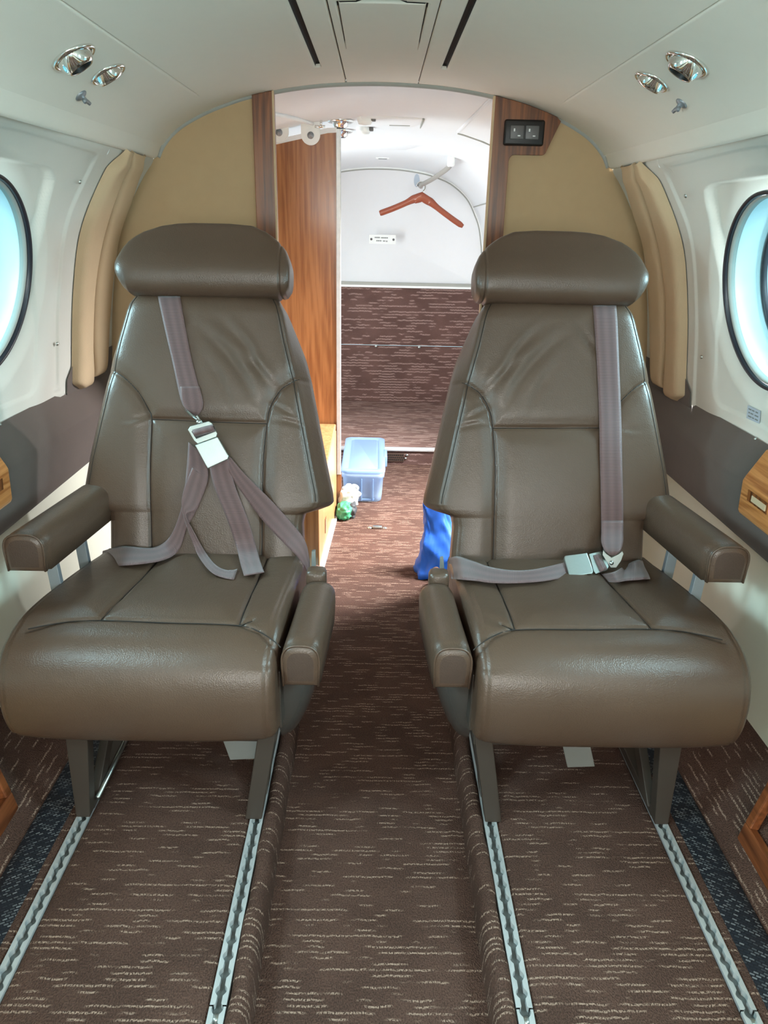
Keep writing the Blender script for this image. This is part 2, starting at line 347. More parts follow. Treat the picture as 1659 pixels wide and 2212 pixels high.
for sg, nm in ((-1, 'left'), (1, 'right')):
    W = struct('wall_'+nm); WALLS[sg] = W
    b = MB()
    s0, s1 = -.006, .652
    for (wy, ws), (cl, chh) in zip(WIN, CELL):
        wy = win_y(sg, wy)
        na, nr = (260, 90) if cl > 1 else (72, 30); V = []
        for i in range(na):
            t = 2*math.pi*i/na; c, s_ = math.cos(t), math.sin(t)
            k = min(((chh-wy)/c if c > 0 else (wy-cl)/-c) if abs(c) > 1e-6 else 9, ((s1-ws) if s_ > 0 else (ws-s0))/abs(s_) if abs(s_) > 1e-6 else 9)
            for j in range(nr):
                q = (j/(nr-1))**1.25; R = lerp(.202, k, q); Yv, sv = wy+R*c, ws+R*s_
                V.append(wpw(sg, Yv, sv, float(wall_off(np.float64(Yv), np.float64(sv), wy, ws)), wy, ws))
        b.add(V, gridf(na, nr, closeu=True))
    V = []
    ys = np.linspace(1.94, YB, 19); ss = np.linspace(s0, s1, 60)
    for Yv in ys:
        for sv in ss: V.append(wpw(sg, Yv, sv, float(wall_off(np.float64(Yv), np.float64(sv), win_y(sg, WIN[0][0]), WIN[0][1])), win_y(sg, WIN[0][0]), WIN[0][1]))
    b.add(V, gridf(19, 60))
    b.build('window_panel', M['panel'], W)
    # padded ledge, lower panel, carpeted kick panel
    def extr(name, prof, y0, y1, mat, ny=2, par=W):
        P = catmull(prof, .006); l = np.r_[0, np.cumsum(np.hypot(*np.diff(P, axis=0).T))]; V, U = [], []
        for Yv in np.linspace(y0, y1, ny):
            for (x, z), q in zip(P, l): V.append((sg*x, Yv, z)); U.append((Yv, q))
        return mesh(name, V, gridf(ny, len(P)), mat, par, True, U)
    extr('armrest_ledge', [(.832, .672), (.826, .664), (.812, .647), (.792, .615), (.786, .602), (.7835, .590), (.785, .56), (.789, .50), (.790, .478), (.796, .468), (.83, .466)], Y0, YB-.004, M['ledge'])
    V = []
    for Yv in np.linspace(1.945, YB-.005, 12):
        for sv in np.linspace(s_of_z(.70)-.012*smooth(1.945, 1.99, Yv)*3, s_of_z(.655), 8): V.append(wpt(sg, Yv, sv, -.004))
    mesh('ledge_end', V, gridf(12, 8), M['ledge'], W)
    extr('lower_panel', [(.812, .480), (.800, .40), (.786, .30), (.772, .215), (.762, .165)], Y0, YB-.004, M['cream'])
    extr('carpet_kick', [(.764, .172), (.758, .150), (.742, .095), (.722, .055), (.695, .026), (.672, .008), (.660, .002)], Y0, YB-.004, M['carpet'])
    # screws
    for Yv, zz in ((1.875, 1.17), (1.892, .80), (1.60, .667), (1.28, .80), (1.28, 1.13)):
        x, Yp, z = wpw(sg, Yv, s_of_z(zz), -.0005, 1.575, .335); nx, nz = secn(s_of_z(zz))
        Vt, Ft = lathe([(.0001, .003), (.003, .0026), (.0048, .001), (.005, -.001)], (x, Yp, z), (-sg*nx, 0, -nz), 14)
        mesh('screw', Vt, Ft, M['steel'], W)
# windows (two shown plus those ahead of the camera that let daylight in)
wi = 0
for sg in (-1, 1):
    for k, (wy, ws) in enumerate(WIN):
        wi += 1; Wn = struct('window_%d' % wi); wy = win_y(sg, wy)
        def ring(name, prof, mat, n=96):
            V = [wpw(sg, wy+r*math.cos(2*math.pi*k/n), ws+r*math.sin(2*math.pi*k/n), h, wy, ws, 1) for r, h in prof for k in range(n)]
            return mesh(name, V, gridf(len(prof), n, closev=True), mat, Wn)
        ring('gasket', [(.204, .024), (.2035, .019), (.201, .0165), (.197, .0175), (.195, .022), (.1945, .034)], M['rubber'])
        ring('bezel', [(.1945, .026), (.192, .025), (.189, .028), (.188, .040)], M['greyb'])
        ring('pane', [(.0005, .032), (.1, .032), (.189, .032)], M['pane'])
        ring('reveal', [(.190, .034), (.187, .055), (.182, .085), (.168, .095), (.163, .097)], M['reveal'])
        ring('outer_seal', [(.1705, .092), (.170, .088), (.164, .087), (.159, .090), (.160, .100)], M['rubber'])
        ring('outer_pane', [(.0005, .098), (.08, .098), (.163, .098)], M['pane'])

# ---- headliner
def ceil_grid():
    feats = [-.463, .445, -.164, .140, -.1065, .0885, -.0885, .067]
    xs = set(np.round(np.linspace(-.612, .612, 100), 4))
    for f in feats:
        for d in (-.009, -.0065, -.005, -.003, -.0018, -.0008, 0, .0008, .0018, .003, .005, .0065, .009): xs.add(round(f+d, 4))
    ys = set(np.round(np.linspace(Y0, YB, 60), 4))
    for f in (1.51, 2.065, 2.09, 1.876):
        for d in (-.016, -.012, -.008, -.005, -.003, -.0015, 0, .0015, .003, .005, .008, .012, .016): ys.add(round(f+d, 4))
    return np.array(sorted(xs)), np.array(sorted(ys))
gx, gy = ceil_grid(); GX, GY = np.meshgrid(gx, gy, indexing='ij')
def notch(d, w): return np.clip(1-np.abs(d)/w, 0, 1)**.7
dep = np.zeros_like(GX)
for xc in (-.463, .445): dep = np.maximum(dep, .006*notch(GX-xc, .0019)*smooth(2.11, 2.06, GY))
for xc in (-.164, .140): dep = np.maximum(dep, .012*smooth(.0072, .005, np.abs(GX-xc))*smooth(2.073, 2.064, GY))
for xc, xw in ((-.1065, .0021), (.0885, .0017)): dep = np.maximum(dep, .008*notch(GX-xc, xw))
for xc in (-.0885, .067): dep = np.maximum(dep, .008*notch(GX-xc, .0035*np.clip((1.88-GY)/.37, .2, 1))*smooth(1.884, 1.86, GY)*smooth(1.505, 1.513, GY))
dep = np.maximum(dep, .009*smooth(.0055, .003, np.abs(GY-1.51))*smooth(-.0905, -.0885, GX)*smooth(.069, .067, GX))
dep = np.maximum(dep, .010*smooth(.011, .009, np.abs(GY-1.505))*smooth(-.045, -.043, GX)*smooth(.025, .023, GX))
V = np.stack([GX, GY, CZ(GX)+dep], -1).reshape(-1, 3); Fc = gridf(len(gx), len(gy))
fm = [1 if min(dep.ravel()[list(f)]) > .004 or max(dep.ravel()[list(f)]) > .0075 and np.mean(dep.ravel()[list(f)]) > .0045 else 0 for f in Fc]
CE = struct('ceiling'); mesh('headliner', V, Fc, [M['head'], M['gap']], CE, True, None, fm)
for sg in (-1, 1):                      # rolled lower lip of the headliner
    P = catmull([(.612, 1.285), (.620, 1.270), (.6245, 1.259), (.629, 1.252), (.637, 1.250), (.648, 1.256), (.665, 1.268)], .004)
    V, Fc = [], []
    ys = np.r_[np.linspace(Y0, YB-.03, 12), YB-.02, YB-.012, YB-.006, YB-.002, YB]
    for Yv in ys:
        e = max(0, (Yv-(YB-.03))/.03); in_ = .006*(1-math.sqrt(max(0, 1-e*e)))
        for x, z in P: V.append((sg*(x+in_*.5), Yv, z+in_))
    mesh('headliner_lip', V, gridf(len(ys), len(P)), M['head'], CE)
path = [(x, YB+.004, z-.0015) for x, z in catmull([(-.628, 1.256), (-.622, 1.268)] + list(map(tuple, np.c_[ARCHX, ARCHZ])) + [(.622, 1.268), (.628, 1.256)], .012)]
Vt, Ft = tube(path, .0075, 10); T = mesh('trim_1', Vt, Ft, M['greyb']); T['kind'] = 'structure'

# ---- vents, reading lights, hooks
def ceil_frame(x):
    dz = (CZ(x+.01)-CZ(x-.01))/.02; n = np.array([dz, 0, -1.]); n /= np.linalg.norm(n)      # into the cabin
    return np.array([x, 0, float(CZ(x))]), n
def vent(x, Y, label, grp):
    o, n = ceil_frame(x); o[1] = Y; t = thing('air_vent', label, 'air vent', tuple(o), grp)
    Vt, Ft = lathe([(.039, -.002), (.040, .002), (.038, .0055), (.0345, .0065), (.0325, .003), (.032, .001)], (0, 0, 0), n, 56); mesh('bezel', Vt, Ft, M['chrome'], t)
    tl = n + np.array([-.10*np.sign(x), .12, 0.]); tl /= np.linalg.norm(tl)
    Vt, Ft = lathe([(.0325, -.004), (.0320, .003), (.0300, .010), (.0265, .017), (.0225, .0215), (.0212, .0222), (.0200, .0212)], (0, 0, 0), tl, 48); mesh('eyeball', Vt, Ft, M['chrome'], t)
    Vt, Ft = lathe([(.0202, .0213), (.0190, .018), (.0175, .006), (.0001, .006)], (0, 0, 0), tl, 36); mesh('nozzle', Vt, Ft, M['black'], t)
    return t
def lamp(x, Y, label, grp):
    o, n = ceil_frame(x); o[1] = Y; t = thing('reading_light', label, 'reading light', tuple(o), grp)
    Vt, Ft = lathe([(.0355, -.002), (.036, .002), (.034, .0055), (.031, .0062), (.0292, .003), (.0286, .001)], (0, 0, 0), n, 56); mesh('bezel', Vt, Ft, M['chrome'], t)
    tl = n + np.array([0, .42, 0.]); tl /= np.linalg.norm(tl)
    Vt, Ft = lathe([(.0292, -.006), (.0288, .001), (.0270, .0075), (.0245, .0125), (.0235, .013)], (0, 0, 0), tl, 48); mesh('eyeball', Vt, Ft, M['chrome'], t)
    Vt, Ft = lathe([(.0236, .0131), (.0222, .0125), (.0214, .0090)], (0, 0, 0), tl, 40); mesh('lens_ring', Vt, Ft, M['black'], t)
    Vt, Ft = lathe([(.0214, .0092), (.012, .0105), (.0001, .0110)], (0, 0, 0), tl, 36); mesh('lens', Vt, Ft, M['lens'], t)
    return t
def hook(x, Y, label, grp):
    o, n = ceil_frame(x); o[1] = Y; t = thing('coat_hook', label, 'hook', tuple(o), grp)
    Vt, Ft = lathe([(.0125, -.001), (.0128, .002), (.0105, .004), (.005, .005), (.0045, .013)], (0, 0, 0), n, 24); mesh('rosette', Vt, Ft, M['strut'], t)
    b = n*.013; Vt, Ft = tube([b+np.array([0, -.013, 0])+n*.005, b+np.array([0, -.008, 0]), b, b+np.array([0, .008, 0]), b+np.array([0, .013, 0])+n*.005], [.0035, .004, .0045, .004, .0035], 10); mesh('hook_arms', Vt, Ft, M['strut'], t)
vent(-.530, 1.456, 'chrome eyeball air outlet in the ceiling above the seat with diagonal belts', 'cabin air outlets')
vent(.506, 1.450, 'chrome eyeball air outlet in the ceiling above the seat with upright belt', 'cabin air outlets')
lamp(-.528, 1.62, 'round chrome reading light in ceiling over seat with diagonal belts', 'cabin reading lights')
lamp(.506, 1.625, 'round chrome reading light in ceiling over seat with upright belt', 'cabin reading lights')
hook(-.585, 1.625, 'small grey hook on ceiling edge over seat with diagonal belts', 'ceiling hooks')
hook(.570, 1.628, 'small grey hook on ceiling edge over seat with upright belt', 'ceiling hooks')

# ---- padded pillars
for sg in (-1, 1):
    t = thing('padded_pillar', 'tall tan padded pillar cover curving up the wall behind the ' + ('seat with diagonal belts' if sg < 0 else 'seat with upright belt'), 'padded panel', (sg*.76, 2.1, 1.0), 'padded pillar covers')
    for part in (0, 1):
        V = []; nv, nu = 90, 26
        for i in range(nv):
            q = i/(nv-1); sv = lerp(.012, .655 if part == 0 else .640, q)
            yf = 1.98 + .045*smooth(.10, 0, q)*(1 if part == 0 else 0) + .05*smooth(.95, 1., q)
            ym = 2.065 + .045*smooth(0, .35, q) - .02*smooth(.35, .6, q) + .02*smooth(.8, 1, q)
            yb = 2.175 + .06*smooth(0, .25, q) - .025*smooth(.5, 1, q)
            a, c = (yf, ym-.0025) if part == 0 else (ym+.0025, yb)
            for j in range(nu):
                u = j/(nu-1); e = abs(2*u-1); h = .026*(1-e**6)**.7*(1-max(0, 2*q-1)**24)**.5*(.45+.55*smooth(0, .06, q)) + .001
                V.append(np.array(wpt(sg, lerp(a, c, u), sv, -h-.001)) - np.array((sg*.76, 2.1, 1.0)))
        mesh('front_pad' if part == 0 else 'rear_pad', V, gridf(nv, nu), M['pad'], t)

# ---- stowed tables on the ledges
for sg in (-1, 1):
    yend = 1.515 if sg > 0 else 1.50
    t = thing('side_table_box', 'orange wooden box with slotted face on the ' + ('brown ledge beside the seat with diagonal belts' if sg < 0 else 'brown ledge beside the seat with upright belt'), 'table box', (sg*.79, 1.2, .6), 'wooden boxes on the ledges')
    prof = [(.814, .671), (.781, .612), (.7765, .602), (.779, .535), (.784, .526), (.83, .526), (.83, .671)]
    V, Fc = prism([(sg*x, .9, z) for x, z in prof], (0, yend-.9, 0), .004); mesh('box_body', sub(V, t.location), Fc, M['woodT'], t, False)
    V, Fc = prism([(sg*.7755, yend-.12, .592), (sg*.7755, yend-.035, .592), (sg*.7770, yend-.035, .568), (sg*.7770, yend-.12, .568)], (sg*.004, 0, 0)); mesh('slot', sub(V, t.location), Fc, M['wood'], t, False)
    V, Fc = box(min(sg*.7745, sg*.7775), max(sg*.7745, sg*.7775), yend-.115, yend-.055, .573, .586, .001); mesh('latch_plate', sub(V, t.location), Fc, M['pad'], t, False)
# ---- low wooden racks by the kick panels
for sg in (-1, 1):
    ye = 1.10 if sg > 0 else 1.155
    t = thing('magazine_rack', 'low wooden rack against the carpeted wall ahead of the ' + ('seat with diagonal belts' if sg < 0 else 'seat with upright belt'), 'rack', (sg*.72, .7, .02), 'low wooden racks')
    fr = [(.700, .045), (.742, .250)]
    def bar(pts, vec, nm, m): V, Fc = prism(pts, vec, .003); mesh(nm, sub(V, t.location), Fc, m, t, False)
    bar([(sg*.690, .35, .022), (sg*.708, .35, .018), (sg*.716, .35, .058), (sg*.698, .35, .062)], (0, ye-.35, 0), 'bottom_rail', M['woodC'])
    bar([(sg*.698, ye-.02, .062), (sg*.716, ye-.02, .058), (sg*.765, ye-.02, .262), (sg*.747, ye-.02, .266)], (0, .02, 0), 'end_post', M['woodC'])
    bar([(sg*.747, .35, .266), (sg*.765, .35, .262), (sg*.772, .35, .288), (sg*.754, .35, .292)], (0, ye-.35, 0), 'top_rail', M['woodC'])
    bar([(sg*.722, .35, .055), (sg*.726, .35, .054), (sg*.771, .35, .270), (sg*.767, .35, .271)], (0, ye-.39, 0), 'inset_panel', M['cabin'])
# ---- notice under a window
def wallplate(sg, Yc, zc, w, h, par_thing, mat, lift=.0015):
    s = s_of_z(zc); V = [wpw(sg, Yc+a*w/2, s+b*h/2, float(-lift+wall_off(np.float64(Yc), np.float64(s), 1.575, .335)), 1.575, .335) for a, b in ((-1, -1), (1, -1), (1, 1), (-1, 1))]
    return V
q = at(1622, 899, X=.832)
t = thing('notice_sticker', 'small grey printed sticker on white wall below the round window', 'sticker', (0, 0, 0))
for k, (w, h, dy, dz, lift, mat) in enumerate([(.060, .030, 0, 0, .0015, 'sticker')] + [(ww, .0028, oo, zz, .002, 'ink') for zz, oo, ww in ((.008, .017, .014), (.008, .002, .011), (.008, -.014, .012), (0, .019, .008), (0, .005, .016), (0, -.014, .017), (-.008, .015, .016), (-.008, .0, .009), (-.008, -.015, .014))]):
    V = wallplate(1, q[1]+dy, q[2]+dz, w, h, t, mat, lift)
    if k == 0: B1 = MB().add(V, [(0, 1, 2, 3)]); B2 = MB()
    else: B2.add(V, [(0, 1, 2, 3)])
B1.build('label', M['sticker'], t, False); B2.build('print_lines', M['ink'], t, False)
t2 = thing('notice_sticker', 'corner of grey printed sticker under window nearest the seat with diagonal belts', 'sticker', (0, 0, 0))
q = at(-14, 888, X=-.834)
mesh('label', wallplate(-1, q[1], q[2], .060, .030, t2, None), [(0, 1, 2, 3)], M['sticker'], t2, False)

# ------------------------------------------------------------------ floor
FL = struct('floor')
def strip(name, prof, y0, y1, mat, par=FL, ny=2, sgs=(1,), umap=None):
    P = np.array(prof); l = np.r_[0, np.cumsum(np.hypot(*np.diff(P, axis=0).T))]; V, U = [], []
    for Yv in np.linspace(y0, y1, ny):
        for (x, z), q in zip(P, l): V.append((x, Yv, z)); U.append((P[0][0]+q, Yv))
    return mesh(name, V, gridf(ny, len(P)), mat, par, True, U)
strip('aisle_carpet', [(-.20, -.05), (.20, -.05)], Y0, YB+.03, M['carpet'])
for sg in (-1, 1):
    strip('seat_carpet', [(sg*x, z) for x, z in ((.243, -.004), (.2435, .001), (.247, .004), (.26, .005), (.40, .005), (.54, .005), (.550, .004), (.5535, .001), (.554, -.004))], Y0, YB, M['carpet'])
    strip('edge_carpet', [(sg*x, z) for x, z in ((.580, -.004), (.581, .001), (.584, .003), (.600, .0035))], Y0, YB, M['carpet'])
    strip('woven_strip', [(sg*x, z) for x, z in ((.597, .004), (.612, .006), (.640, .007), (.657, .006), (.661, .002))], Y0, YB, M['woven'])
    strip('subfloor', [(sg*.19, -.0045), (sg*.68, -.0045)], Y0, YB, M['gap'])
    P = catmull([(.2155, -.004), (.214, .006), (.207, .0125), (.197, .0115), (.189, .004), (.1845, -.010), (.183, -.03), (.182, -.052)], .003)
    ny = 420; V, U = [], []; l = np.r_[0, np.cumsum(np.hypot(*np.diff(P, axis=0).T))]
    for i in range(ny):
        Yv = lerp(Y0, YB, i/(ny-1)); wob = .0015*math.sin(Yv*31+sg)+.001*math.sin(Yv*77)
        for (x, z), q in zip(P, l):
            rib = .0011*math.sin(Yv*420+q*60)*smooth(.004, .02, q)*(1 if sg > 0 else .35)
            V.append((sg*(x+wob*.6), Yv, z+rib+wob*.4*(q < .05))); U.append((q, Yv))
    mesh('carpet_roll', V, gridf(ny, len(P)), M['carpet'], FL, True, U)
# ---- seat tracks
TL = {(-1, 0): 'inner aluminium seat track in front of the seat with diagonal belts, beside the aisle', (-1, 1): 'outer worn aluminium seat track in front of the seat with diagonal belts, by the wall',
      (1, 0): 'inner aluminium seat track in front of the seat with upright belt, beside the aisle', (1, 1): 'outer aluminium seat track in front of the seat with upright belt, by the wall'}
pit = .0287
for sg in (-1, 1):
    for k, xc in enumerate((.229, .567)):
        t = thing('seat_track', TL[(sg, k)], 'seat track', (sg*xc, 1.2, 0), 'seat tracks'); b = MB()
        ys = np.arange(-.3, 2.26, pit/12); joint = .775
        for side in (-1, 1):
            for y0, y1 in ((-.3, joint-.0008), (joint+.0008, 2.26)):
                yy = ys[(ys >= y0) & (ys <= y1)]; V = []
                for Yv in yy:
                    u = ((Yv-.01) % pit)/pit-.5; du = u*pit; inn = max(.0042, math.sqrt(max(0, .0088**2-du*du)))
                    for x, z in ((side*.0125, -.004), (side*.0125, .0065), (side*inn, .0065), (side*inn, -.004)): V.append((x, Yv-1.2, z))
                b.add(V, gridf(len(yy), 4))
        b.build('rail', M['alu'], t, False)
        V, Fc = box(-.0125, .0125, -1.5, 1.06, -.006, -.0042); mesh('channel', V, Fc, M['alud'], t, False)
        Vt, Ft = lathe([(.0001, .004), (.004, .0045), (.0062, .003), (.0065, -.004)], (0, joint-.0145-1.2, 0), (0, 0, 1), 20); mesh('screw', Vt, Ft, M['steel'], t)

# ------------------------------------------------------------------ bulkhead
WB = struct('wall_back')
for sg in (-1, 1):
    xi = .355 if sg < 0 else .340
    top = [(x, float(CZ(x))+.003) for x in np.linspace(xi, .605, 14)]
    sd = [(sec(s)[0]+.004, sec(s)[1]+.002) for s in np.linspace(-.02, .62, 26)] + [(.835, .47), (.835, -.05)]
    P = [(sg*x, YB, z) for x, z in top+sd] + [(sg*xi, YB, -.05)]
    V, Fc = prism(P, (0, .035, 0)); mesh('tan_panel', V, Fc, M['tan'], WB, False)
# posts
P = [(-.360, -.05), (-.305, -.05), (-.305, 1.4235), (-.335, 1.4175), (-.360, 1.412)]
V, Fc = prism([(x, YB-.012, z) for x, z in P], (0, .06, 0), .0015); mesh('door_post', V, Fc, M['wood'], WB, False)
V, Fc = box(-.306, -.3005, YB-.0135, YB-.006, -.05, 1.4235, .001); mesh('post_edge', V, Fc, M['pad'], WB, False)
fil = [(.346+.016*(1-math.cos(a)), 1.263+.018*math.sin(a)) for a in np.linspace(0, math.pi/2, 8)]
fil2 = [(.436+.012*math.sin(a), 1.281+.012*(1-math.cos(a))) for a in np.linspace(0, 1.1, 6)]
P = [(.297, -.05), (.346, -.05)] + fil + fil2 + [(.481, 1.366)] + [(x, float(CZ(x))-.001) for x in np.linspace(.47, .297, 10)]
V, Fc = prism([(x, YB-.012, z) for x, z in P], (0, .05, 0), .001); mesh('door_post', V, Fc, M['wood'], WB, False)
V, Fc = box(.2925, .298, YB-.0135, YB+.005, -.05, 1.4235, .001); mesh('post_edge', V, Fc, M['pad'], WB, False)
# switches
t = thing('switch_panel', 'black two-button light switch on the flared top of the wooden post', 'light switch', (.382, YB-.012, 1.335))
V, Fc = box(-.056, .054, -.016, .002, -.032, .032, .006, 3); mesh('bezel', V, Fc, M['black'], t)
for dx in (-.0215, .0195):
    V, Fc = box(dx-.0185, dx+.0185, -.0195, -.012, -.017, .017, .002); o = mesh('rocker', V, Fc, M['button'], t)
    Vt, Ft = box(dx-.010, dx-.006, -.0202, -.019, .002, .009); b = MB().add(Vt, Ft); Vt, Ft = box(dx+.002, dx+.009, -.0202, -.019, -.010, -.007); b.add(Vt, Ft); b.build('symbol', M['tag'], o, False)

# ------------------------------------------------------------------ rear compartment
def half(P): return [(-x, z) for x, z in P[::-1]]
RA = [(.80, -.052), (.815, .30), (.826, .62), (.813, .743), (.796, .865), (.776, .97), (.745, 1.08), (.696, 1.17), (.640, 1.255), (.56, 1.335), (.47, 1.385), (.39, 1.412), (.30, 1.432), (.20, 1.446), (.10, 1.452), (0, 1.454)]
RB = [(.50, -.052), (.59, .30), (.625, .62), (.624, .75), (.618, .86), (.606, .97), (.585, 1.08), (.556, 1.15), (.515, 1.225), (.465, 1.277), (.40, 1.322), (.345, 1.345), (.28, 1.365), (.20, 1.380), (.10, 1.391), (0, 1.394)]
YD = 4.73
def shell_sec(Yv):
    q = (Yv-2.335)/(YD-2.335); h = [(lerp(a[0], b[0], q), lerp(a[1], b[1], q)) for a, b in zip(RA, RB)]
    return catmull([(-x, z) for x, z in h] + h[::-1][1:], .02) if False else np.array([(-x, z) for x, z in h] + h[::-1][1:])
ys = np.linspace(2.335, YD, 40); V = []
for Yv in ys: V += [(x, Yv, z) for x, z in shell_sec(Yv)]
ns = len(shell_sec(3.)); Fc = []
def opening(Yv, x, z): return (x > .5 and 2.50 < Yv < 3.0 and .72 < z < 1.12) or (x < -.4 and 3.05 < Yv < 3.75 and .12 < z < 1.2)
for f in gridf(40, ns):
    c = np.mean([V[i] for i in f], axis=0)
    if not opening(c[1], c[0], c[2]): Fc.append(f)
RS = struct('ceiling_rear'); mesh('rear_lining', V, Fc, M['white'], RS)
# lining ribs: edges of the panels
def cz_r(x, Yv):
    S_ = shell_sec(Yv); m = np.abs(S_[:, 0]) <= .72; S2 = S_[m & (S_[:, 1] > .9)]; return float(np.interp(x, S2[:, 0], S2[:, 1]))
def wx_r(z, Yv):
    S_ = shell_sec(Yv); S2 = S_[S_[:, 0] > .2]; return float(np.interp(z, S2[::-1, 1][np.argsort(S2[::-1, 1])], S2[::-1, 0][np.argsort(S2[::-1, 1])]))
Vt, Ft = tube([(lerp(.30, .272, k/9), Yv, cz_r(lerp(.30, .272, k/9), Yv)-.001) for k, Yv in enumerate(np.linspace(2.36, 3.05, 10))], .006, 8); mesh('panel_edge', Vt, Ft, M['white'], RS)
Vt, Ft = tube([(x, 3.1+.25*(x-.27), cz_r(x, 3.1+.25*(x-.27))-.0005) for x in np.linspace(.275, .60, 12)], .004, 8); mesh('panel_seam', Vt, Ft, M['greyb'], RS)
Vt, Ft = tube([(lerp(-.385, -.25, k/9), Yv, cz_r(lerp(-.385, -.25, k/9), Yv)-.004) for k, Yv in enumerate(np.linspace(2.5, 2.96, 10))], .007, 8); mesh('panel_edge', Vt, Ft, M['white'], RS)
Vt, Ft = tube([(wx_r(1.22, Yv)-.002, Yv, 1.22-.03*(Yv-3.6)) for Yv in np.linspace(3.6, 4.6, 8)], .003, 8); mesh('panel_seam', Vt, Ft, M['greyb'], RS)
# rear wall: dome above, carpet below
WR = struct('wall_rear')
Pd = [(x, z) for x, z in shell_sec(YD) if z > .74]
b = MB(); Pd = Pd+[(x, .742) for x in np.linspace(.6, -.6, 16)]+[Pd[0]]; n = len(Pd); rings = 14; V = [(0, YD+.10, 1.02)]
for k in range(1, rings+1):
    q = k/rings
    for x, z in Pd: V.append((x*q, YD+.10*(1-q**2.2), 1.02+(z-1.02)*q))
Fc = [(0, 1+i, 2+i) for i in range(n-1)]
for k in range(rings-1):
    for i in range(n-1): a = 1+k*n+i; Fc.append((a, a+n, a+n+1, a+1))
a0 = 1+(n-1)
mesh('dome', V + [(-.63, YD+.02, .74), (.63, YD+.02, .74)], Fc, M['white'], WR)
Pd = Pd[:-17]
Vt, Ft = tube([(x, YD-.006, z-.004) for x, z in catmull(Pd, .03)], .008, 8); mesh('dome_edge', Vt, Ft, M['tag'], WR)
Vt, Ft = tube([(x*.985, YD-.010, 1.0+(z-1.0)*.972) for x, z in catmull(Pd, .03)], .004, 8); mesh('dome_seam', Vt, Ft, M['greyb'], WR)
def uvbox(name, x0, x1, y, z0, z1, mat, par): return mesh(name, [(x0, y, z0), (x1, y, z0), (x1, y, z1), (x0, y, z1)], [(0, 1, 2, 3)], mat, par, False, [(x0, z0), (x1, z0), (x1, z1), (x0, z1)])
uvbox('upper_carpet', -.66, .66, YD-.006, .385, .735, M['carpet_up'], WR); uvbox('lower_carpet', -.66, .66, YD-.002, .02, .383, M['carpet_up'], WR)
V, Fc = box(-.66, .66, YD-.016, YD+.01, .742, .760, .002); mesh('wall_rail', V, Fc, M['greyb'], WR, False)
V, Fc = box(-.66, .66, YD-.020, YD+.01, .730, .743, .002); mesh('wall_rail', V, Fc, M['tag'], WR, False)
for x in (-.02, .25):
    Vt, Ft = lathe([(.0001, .004), (.007, .003), (.008, 0)], (x, YD-.006, .375), (0, -1, 0), 14); mesh('screw', Vt, Ft, M['steel'], WR)
FR = struct('floor_rear'); YR = 3.644; ZR = .026
mesh('rear_carpet', [(-.85, YB+.03, -.05), (.85, YB+.03, -.05), (.85, YR+.01, -.05), (-.85, YR+.01, -.05)], [(0, 1, 2, 3)], M['carpet'], FR, False, [(-.85, 2.33), (.85, 2.33), (.85, 3.65), (-.85, 3.65)])
mesh('bed_carpet', [(-.85, YR, ZR), (.85, YR, ZR), (.85, YD, ZR), (-.85, YD, ZR)], [(0, 1, 2, 3)], M['carpet_bed'], FR, False, [(-.85, YR), (.85, YR), (.85, YD), (-.85, YD)])
uvbox('step_riser', -.8, .8, YR, -.05, ZR, M['carpet_up'], FR)
V, Fc = box(-.8, .8, YR-.012, YR+.03, ZR-.004, ZR+.008, .003); mesh('step_nosing', V, Fc, M['alu'], FR, False)
# vent grille in the step
t = thing('step_grille', 'small dark perforated grille in carpeted step face, beside storage box', 'grille', (.105, YR-.001, -.012))
V, Fc = box(-.07, .03, -.006, 0, -.022, .022, .001); mesh('plate', V, Fc, M['leather_end'], t, False)
b = MB()
for i in range(9):
    for j in range(3):
        Vt, Ft = lathe([(.0001, 0), (.0042, 0)], (-.062+i*.0105+(j % 2)*.005, -.0066, -.012+j*.012), (0, -1, 0), 8); b.add(Vt, Ft)
b.build('holes', M['black'], t, False)
for dz, dx in ((.012, .045), (-.006, .037)):
    Vt, Ft = lathe([(.0001, .004), (.006, .003), (.007, 0)], (dx, -.001, dz), (0, -1, 0), 14); mesh('screw', Vt, Ft, M['steel'], t)
# tie-down
q = at(815, 1141, Z=-.05)
t = thing('tie_down', 'small steel tie-down fitting on the carpeted floor behind the seats', 'tie-down', tuple(q))
for dx in (-.030, .030):
    Vt, Ft = lathe([(.009, 0), (.009, .003), (.005, .005), (.0001, .006)], (dx, 0, 0), (0, 0, 1), 18); mesh('foot', Vt, Ft, M['steel'], t)
V, Fc = box(-.019, .019, -.009, .009, 0, .010, .003); mesh('bridge', V, Fc, M['steel'], t)

